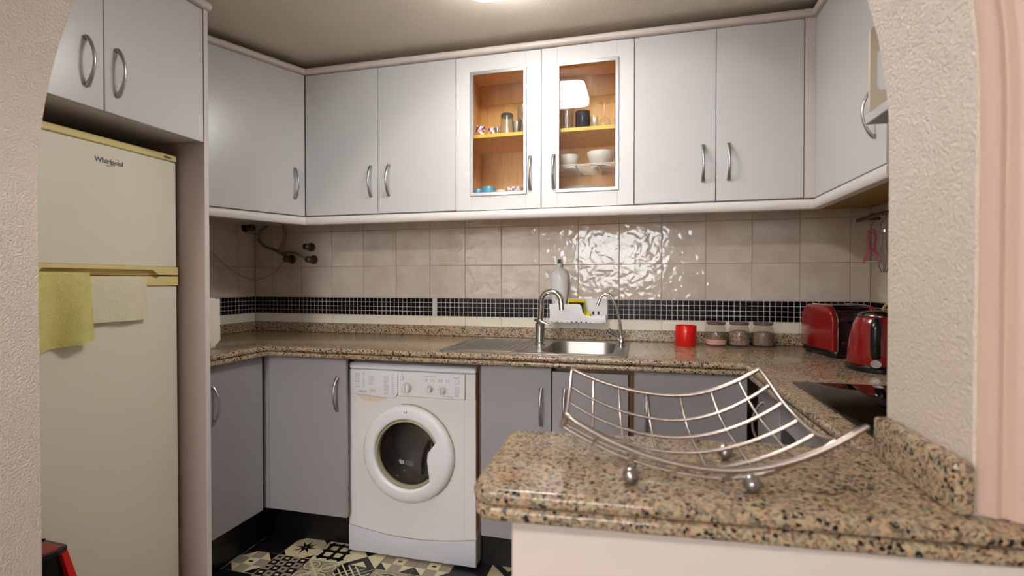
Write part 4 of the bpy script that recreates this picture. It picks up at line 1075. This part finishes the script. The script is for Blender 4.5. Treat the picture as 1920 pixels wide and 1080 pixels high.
# paper roll
px_, py_ = .105, -.775
t = thing('paper_roll', 'white kitchen paper roll standing on the worktop beside the tall panel', 'paper roll', (px_, py_, ZT))
part('roll', MB().lathe([(.018, ZT), (.056, ZT+.001), (.058, ZT+.004), (.058, ZT+.215), (.056, ZT+.218), (.018, ZT+.218), (.018, ZT+.0)], (px_, py_, 0), 36, cap=False), 'paper', t)
V = []
for i in range(9):
    u = i/8; a = .55+u*.1; r = .0585+.018*u*u; ang = -.2+u*.9
    for z in (ZT+.004+.03*u*u, ZT+.214): V.append((px_+r*math.cos(ang), py_+r*math.sin(ang), z))
part('loose_sheet', MB().add(V, [(2*i, 2*i+2, 2*i+3, 2*i+1) for i in range(8)]), 'paper', t)

# ------------------------------------------------------------------ pipes and valves in the left corner
def valve(label, c, axis, name='stop_valve'):
    t = thing(name, label, 'valve', c, 'stop valves on the tiled corner')
    r = Matrix.Identity(4) if axis == 'y' else RZ(PI/2)
    L = lambda pr_: MB().lathe(pr_, (0, 0, 0), 20, axis='y').xf(TR(*c) @ r)
    part('escutcheon', L([(.026, -.0035), (.025, -.010), (.012, -.014)]), 'dull_brass', t)
    part('stem', L([(.010, -.012), (.010, -.038)]), 'dull_brass', t)
    part('knob', L([(.011, -.034), (.0185, -.038), (.020, -.050), (.018, -.062), (.010, -.067)]), 'dull_brass', t)
    return t
valve('dark metal valve alone on the left wall under the corner cabinet', (XL, -.085, 1.520), 'x')
valve('dark metal valve uppermost of the three on the back wall', (.101, 0, 1.406), 'y')
valve('dark metal valve left of the lower pair joined to the hoses', (-.030, 0, 1.337), 'y')
valve('dark metal valve right of the lower pair with arched hose', (.116, 0, 1.333), 'y')
solo('braided_hose', MB().tube([(-.163, -.05, 1.534), (-.170, -.05, 1.528), (-.215, -.045, 1.50), (-.232, -.04, 1.455), (-.195, -.04, 1.415), (-.12, -.034, 1.39), (-.066, -.026, 1.362), (-.040, -.026, 1.346)], .009, 10), 'braided', 'curved braided hose dropping from the corner cabinet to the valve', 'hose', (-.04, -.03, 1.35))
solo('braided_hose', MB().tube([(-.038, -.062, 1.534), (-.038, -.062, 1.52), (-.040, -.048, 1.47), (-.050, -.060, 1.41), (-.064, -.062, 1.384), (-.068, -.064, 1.376)], .009, 10), 'braided', 'straight braided hose hanging from the corner cabinet', 'hose', (-.07, -.04, 1.36))
solo('braided_hose', MB().tube([(-.060, -.052, 1.362), (-.02, -.055, 1.378), (.03, -.055, 1.372), (.07, -.05, 1.352), (.088, -.04, 1.335)], .008, 10), 'braided', 'short braided hose arching between the two lower valves', 'hose', (.088, -.04, 1.335))
solo('wall_cable', MB().tube([(XL+.02, -.42, 1.46), (XL+.02, -.36, 1.385), (XL+.025, -.237, 1.287), (XL+.03, -.13, 1.235), (-.245, -.05, 1.214), (-.19, -.03, 1.232), (-.12, -.025, 1.268), (-.062, -.03, 1.325)], .0028, 6), 'white_cord', 'thin pale cable sagging across the tiled corner', 'cable', (-.06, -.03, 1.32))

# ------------------------------------------------------------------ utensil rail, hood
ux = 2.862
t = thing('utensil_rail', 'dark metal utensil rail on the right wall under the cabinet', 'rail', (ux, -.45, 1.47))
part('bar', MB().tube([(ux, -.035, 1.474), (ux, -.95, 1.474)], .0085, 10), 'smoked_metal', t)
for y_ in (-.09, -.9): part('bracket', MB().tube([(ux, y_, 1.474), (XR, y_, 1.474)], .006, 8), 'smoked_metal', t)
def hook(y_, x_, label):
    pts = [(x_+.0, y_, 1.474+.013)]+[(x_+.013*math.sin(a), y_, 1.474+.013*math.cos(a)) for a in (-1.3, -.6, 0, .7, 1.4)]
    pts += [(x_+.008, y_, 1.455), (x_-.006, y_, 1.435), (x_-.010, y_, 1.415), (x_-.002, y_, 1.404), (x_+.008, y_, 1.410)]
    return solo('s_hook', MB().tube(pts[1:], .0022, 6), 'chrome', label, 'hook', (x_, y_, 1.404), 'hooks on the utensil rail')
hook(-.185, ux, 'thin chrome hook carrying the pink peeler'); hook(-.275, ux, 'thin chrome hook carrying the metal whisk')
t = thing('peeler', 'pink plastic peeler hanging from the utensil rail', 'peeler', (ux, -.19, 1.28))
pk = lambda a, z: (ux-.006+a*.62, -.190-a*.2, z)
m = MB(); m.tube([pk(-.013, 1.335), pk(-.020, 1.39), pk(-.016, 1.412), pk(0, 1.420), pk(.016, 1.412), pk(.020, 1.39), pk(.013, 1.335)], .005, 8)
m.tube([pk(-.011, 1.337), pk(-.034, 1.308), pk(-.042, 1.283)], .005, 8); m.tube([pk(.011, 1.337), pk(.034, 1.308), pk(.042, 1.283)], .005, 8)
m.tube([pk(-.013, 1.337), pk(.013, 1.337)], .0055, 8)
part('frame', m, 'pink_plastic', t); part('blade', MB().tube([pk(-.041, 1.288), pk(.041, 1.288)], .003, 6), 'satin_nickel', t)
t = thing('whisk', 'thin metal wire whisk hanging beside the pink peeler', 'whisk', (ux, -.28, 1.24))
m = MB()
for a in (0, PI/3, 2*PI/3): m.tube([(ux+math.cos(a)*r, -.285+math.sin(a)*r, z) for r, z in ((.004, 1.405), (.008, 1.35), (.018, 1.30), (.02, 1.27), (.008, 1.245), (-.008, 1.245), (-.02, 1.27), (-.018, 1.30), (-.008, 1.35), (-.004, 1.405))], .0014, 5)
part('wires', m, 'chrome', t)
part('grip', MB().tube([(ux, -.285, 1.40), (ux, -.285, 1.41)], .006, 8), 'chrome', t)
t = thing('cooker_hood', 'grey cooker hood edge beside the right wall cabinet', 'hood', (2.7, -1.39, 1.566))
part('visor', MB().box(2.442, XR-.01, -1.56, -1.222, 1.566, 1.5885, .002), 'grey_hood', t)
part('housing', MB().box(2.62, XR-.01, -1.56, -.970, 1.589, ZDT), 'laminate', t)
m = MB()
o2 = rrect(2.443, 2.508, 1.5895, 1.780, .010, 4); h2 = rrect(2.457, 2.484, 1.637, 1.728, .009, 4)
V = []; F = []; n1 = len(o2)
for yy in (-1.242, -1.234):
    V += [(a, yy, c) for a, c in o2]; V += [(a, yy, c) for a, c in h2]
for k in range(n1):
    j = (k+1) % n1
    F += [(k, j, n1+j, n1+k), (2*n1+k, 3*n1+k, 3*n1+j, 2*n1+j), (k, 2*n1+k, 2*n1+j, j), (n1+k, n1+j, 3*n1+j, 3*n1+k)]
solo('slotted_board', m.add(V, F), 'cream_plastic', 'cream plastic board with a long hand slot standing on the cooker hood', 'board', (2.48, -1.238, 1.5895))

# ------------------------------------------------------------------ things in the display cabinet
ZS = 1.8884; ZB = ZDB+.0164
def glass(label, x, y, z, r0, r1, h, matn='clear_glass', name='drinking_glass', group='glasses on the cabinet shelf', inv=False, dark=None):
    t = thing(name, label, 'glass', (x, y, z), group)
    pr_ = [(.0005, .004), (r0*.9, .004), (r0*.92, .0005), (r0, .004), (r1, h), (r1-.002, h), (r0-.002, .007), (.0005, .007)]
    if inv: pr_ = [(a, h-b2) for a, b2 in pr_]
    part('glass_body', MB().lathe([(a, z+b2) for a, b2 in pr_], (x, y, 0), 24, cap=False), matn, t, angle=50)
    if dark: part('glass_base', MB().lathe([(r0*.99, z+h-.012), (r0*1.0, z+h-.003), (r0*.9, z+h+.0005)], (x, y, 0), 24), dark, t)
    return t
cup('egg_cup', 'taller flower printed cup on the upper shelf behind the left glass door', (1.213, -.275), .0225, .046, 'floral', 'cup', z=ZS)
cup('egg_cup', 'low flower printed cup on the upper shelf next to the taller one', (1.271, -.270), .0235, .032, 'floral', 'cup', z=ZS)
glass('upturned clear glass with dark base behind the left glass door', 1.338, -.262, ZS, .029, .037, .098, inv=True, dark='smoke_glass')
glass('tall clear tumbler behind the right edge of the left glass door', 1.414, -.245, ZS, .028, .031, .135)
glass('short clear tumbler in front of the tall one', 1.392, -.290, ZS, .019, .023, .06)
glass('tiny clear glass next to the low printed cup', 1.300, -.292, ZS, .012, .014, .036)
glass('large clear tumbler behind the left edge of the right glass door', 1.618, -.262, ZS, .028, .034, .105)
glass('dark blue-grey tumbler on the upper shelf', 1.690, -.262, ZS, .033, .034, .080, 'smoke_glass')
glass('small clear tumbler right of the dark tumbler', 1.741, -.262, ZS, .016, .019, .056)
def wine(label, x, y, z, s=1):
    t = thing('wine_glass', label, 'glass', (x, y, z), 'upturned wine glasses')
    part('bowl', MB().lathe([(.029*s, z), (.031*s, z+.012), (.027*s, z+.032*s), (.014*s, z+.048*s), (.004, z+.056*s)], (x, y, 0), 22, cap=False), 'clear_glass', t, angle=60)
    part('stem', MB().lathe([(.004, z+.056*s), (.003, z+.08*s), (.0035, z+.114*s)], (x, y, 0), 10), 'clear_glass', t)
    part('foot', MB().lathe([(.0035, z+.114*s), (.028*s, z+.117*s), (.028*s, z+.119*s)], (x, y, 0), 22), 'clear_glass', t)
wine('upturned wine glass on the upper shelf', 1.786, -.25, ZS); wine('upturned wine glass half hidden by the right door frame', 1.848, -.255, ZS)
cup('pot', 'low turquoise pot in the corner of the left cabinet floor', (1.194, -.255), .026, .092, 'turquoise', 'pot', z=ZB)
cup('pot', 'taller turquoise pot on the left cabinet floor', (1.247, -.255), .031, .101, 'turquoise', 'pot', z=ZB)
cup('bowl', 'small white bowl beside the turquoise pots', (1.306, -.255), .022, .084, 'ceramic_white', 'bowl', z=ZB)
cup('bowl', 'flower printed bowl on the left cabinet floor', (1.370, -.250), .040, .094, 'floral', 'bowl', z=ZB)
RK = 1.728
t = thing('plate_rack', 'white wire rack carrying two bowls in the display cabinet', 'rack', (1.71, -.18, ZB))
m = MB()
for k in range(9): m.tube([(1.545, -.290+k*.028, RK), (1.875, -.290+k*.028, RK)], .0022, 6)
for x_ in (1.55, 1.66, 1.76, 1.87): m.tube([(x_, -.294, RK-.003), (x_, -.062, RK-.003)], .0028, 6)
part('wire_shelf', m, 'rail_white', t)
for x_ in (1.55, 1.87):
    for y_ in (-.290, -.066): part('leg', MB().tube([(x_, y_, ZB), (x_, y_, RK)], .003, 6), 'rail_white', t)
def bowl(label, x, y, z, r, h):
    return solo('bowl', MB().lathe([(r*.5, z), (r*.52, z+.004), (r*.8, z+h*.35), (r*.97, z+h*.75), (r, z+h), (r-.004, z+h), (r*.9, z+h*.7), (r*.5, z+.01), (.001, z+.008)], (x, y, 0), 32), 'ceramic_white', label, 'bowl', (x, y, z), 'white bowls on the wire rack', angle=60)
bowl('small white ceramic bowl on the wire rack next to the door frame', 1.620, -.205, RK+.0025, .046, .058); bowl('wider white ceramic bowl on the wire rack', 1.768, -.215, RK+.0025, .064, .062)
for k in range(4):
    lab = ['bottom white plate of the stack under the wire rack', 'second white plate from the bottom of the stack under the wire rack', 'third white plate from the bottom of the stack under the wire rack', 'topmost white plate of the stack under the wire rack'][k]
    z = ZB+.001+k*.020
    solo('plate', MB().lathe([(.06, z), (.065, z+.003), (.105, z+.018), (.106, z+.0195), (.064, z+.006), (.001, z+.005)], (1.69, -.20, 0), 36), 'ceramic_white', lab, 'plate', (1.69, -.20, z), 'plates under the wire rack', angle=60)

# ------------------------------------------------------------------ wire fruit basket on the peninsula
t = thing('fruit_basket', 'silver wire fruit basket with ball feet on the peninsula', 'basket', (2.03, -1.74, ZT))
# each long wire: y, left x/z, lowest x/z, right x/z
WIRES = [(-1.53, 1.81, 1.031, 1.999, .988, 2.158, 1.046), (-1.583, 1.814, 1.007, 1.994, .954, 2.165, 1.028), (-1.636, 1.818, .990, 1.99, .938, 2.172, 1.009),
         (-1.69, 1.822, .980, 1.995, .930, 2.181, .995), (-1.745, 1.827, .981, 2.022, .9285, 2.187, .990), (-1.795, 1.830, .991, 2.040, .933, 2.198, .998), (-1.84, 1.843, 1.019, 2.040, .960, 2.215, 1.029)]
def wire_pt(k, u):
    y, xa, za, xm, zm_, xb, zb = WIRES[k]; x = xa+(xb-xa)*u
    d1 = (x-xm)/(xm-xa); d2 = (x-xm)/(xb-xm)
    z = zm_+((za-zm_)*d1*d1 if x < xm else (zb-zm_)*d2*d2)
    return (x, y, z)
def bas(u, w):
    q = w*6; k = min(5, int(q)); f = q-k
    P = [Vector(wire_pt(max(0, min(6, k+o_)), u)) for o_ in (-1, 0, 1, 2)]
    return tuple(.5*(2*P[1]+(P[2]-P[0])*f+(2*P[0]-5*P[1]+4*P[2]-P[3])*f*f+(3*P[1]-P[0]-3*P[2]+P[3])*f**3))
N = 25; ws = [i/24 for i in range(1, 24)]
m = MB(); pts = [bas(i/(N-1), 0) for i in range(N)]+[bas(1, w) for w in ws]+[bas(1-i/(N-1), 1) for i in range(N)]+[bas(0, w) for w in ws[::-1]]
part('rim', m.tube(pts, .0040, 8, closed=True), 'basket_wire', t, angle=80)
for k in (1, 2, 3, 4, 5): part('long_wire', MB().tube([wire_pt(k, i/(N-1)) for i in range(N)], .0030, 7), 'basket_wire', t, angle=80)
for u in (.124, .267, .42, .60, .76, .90): part('cross_wire', MB().tube([(p[0], p[1], max(p[2]-.003, ZT+.0035)) for p in [bas(u, i/24) for i in range(25)]], .0026, 7), 'basket_wire', t, angle=80)
for fx, fy in ((1.932, -1.812), (2.093, -1.800), (1.918, -1.702), (2.078, -1.670)):
    u = (fx-1.83)/.40; 
    part('ball_foot', MB().sphere((fx, fy, ZT+.0122), .0122), 'satin_nickel', t, angle=80)
    part('foot_stem', MB().tube([(fx, fy, ZT+.018), (fx, fy+.006, ZT+.027)], .003, 6), 'basket_wire', t)
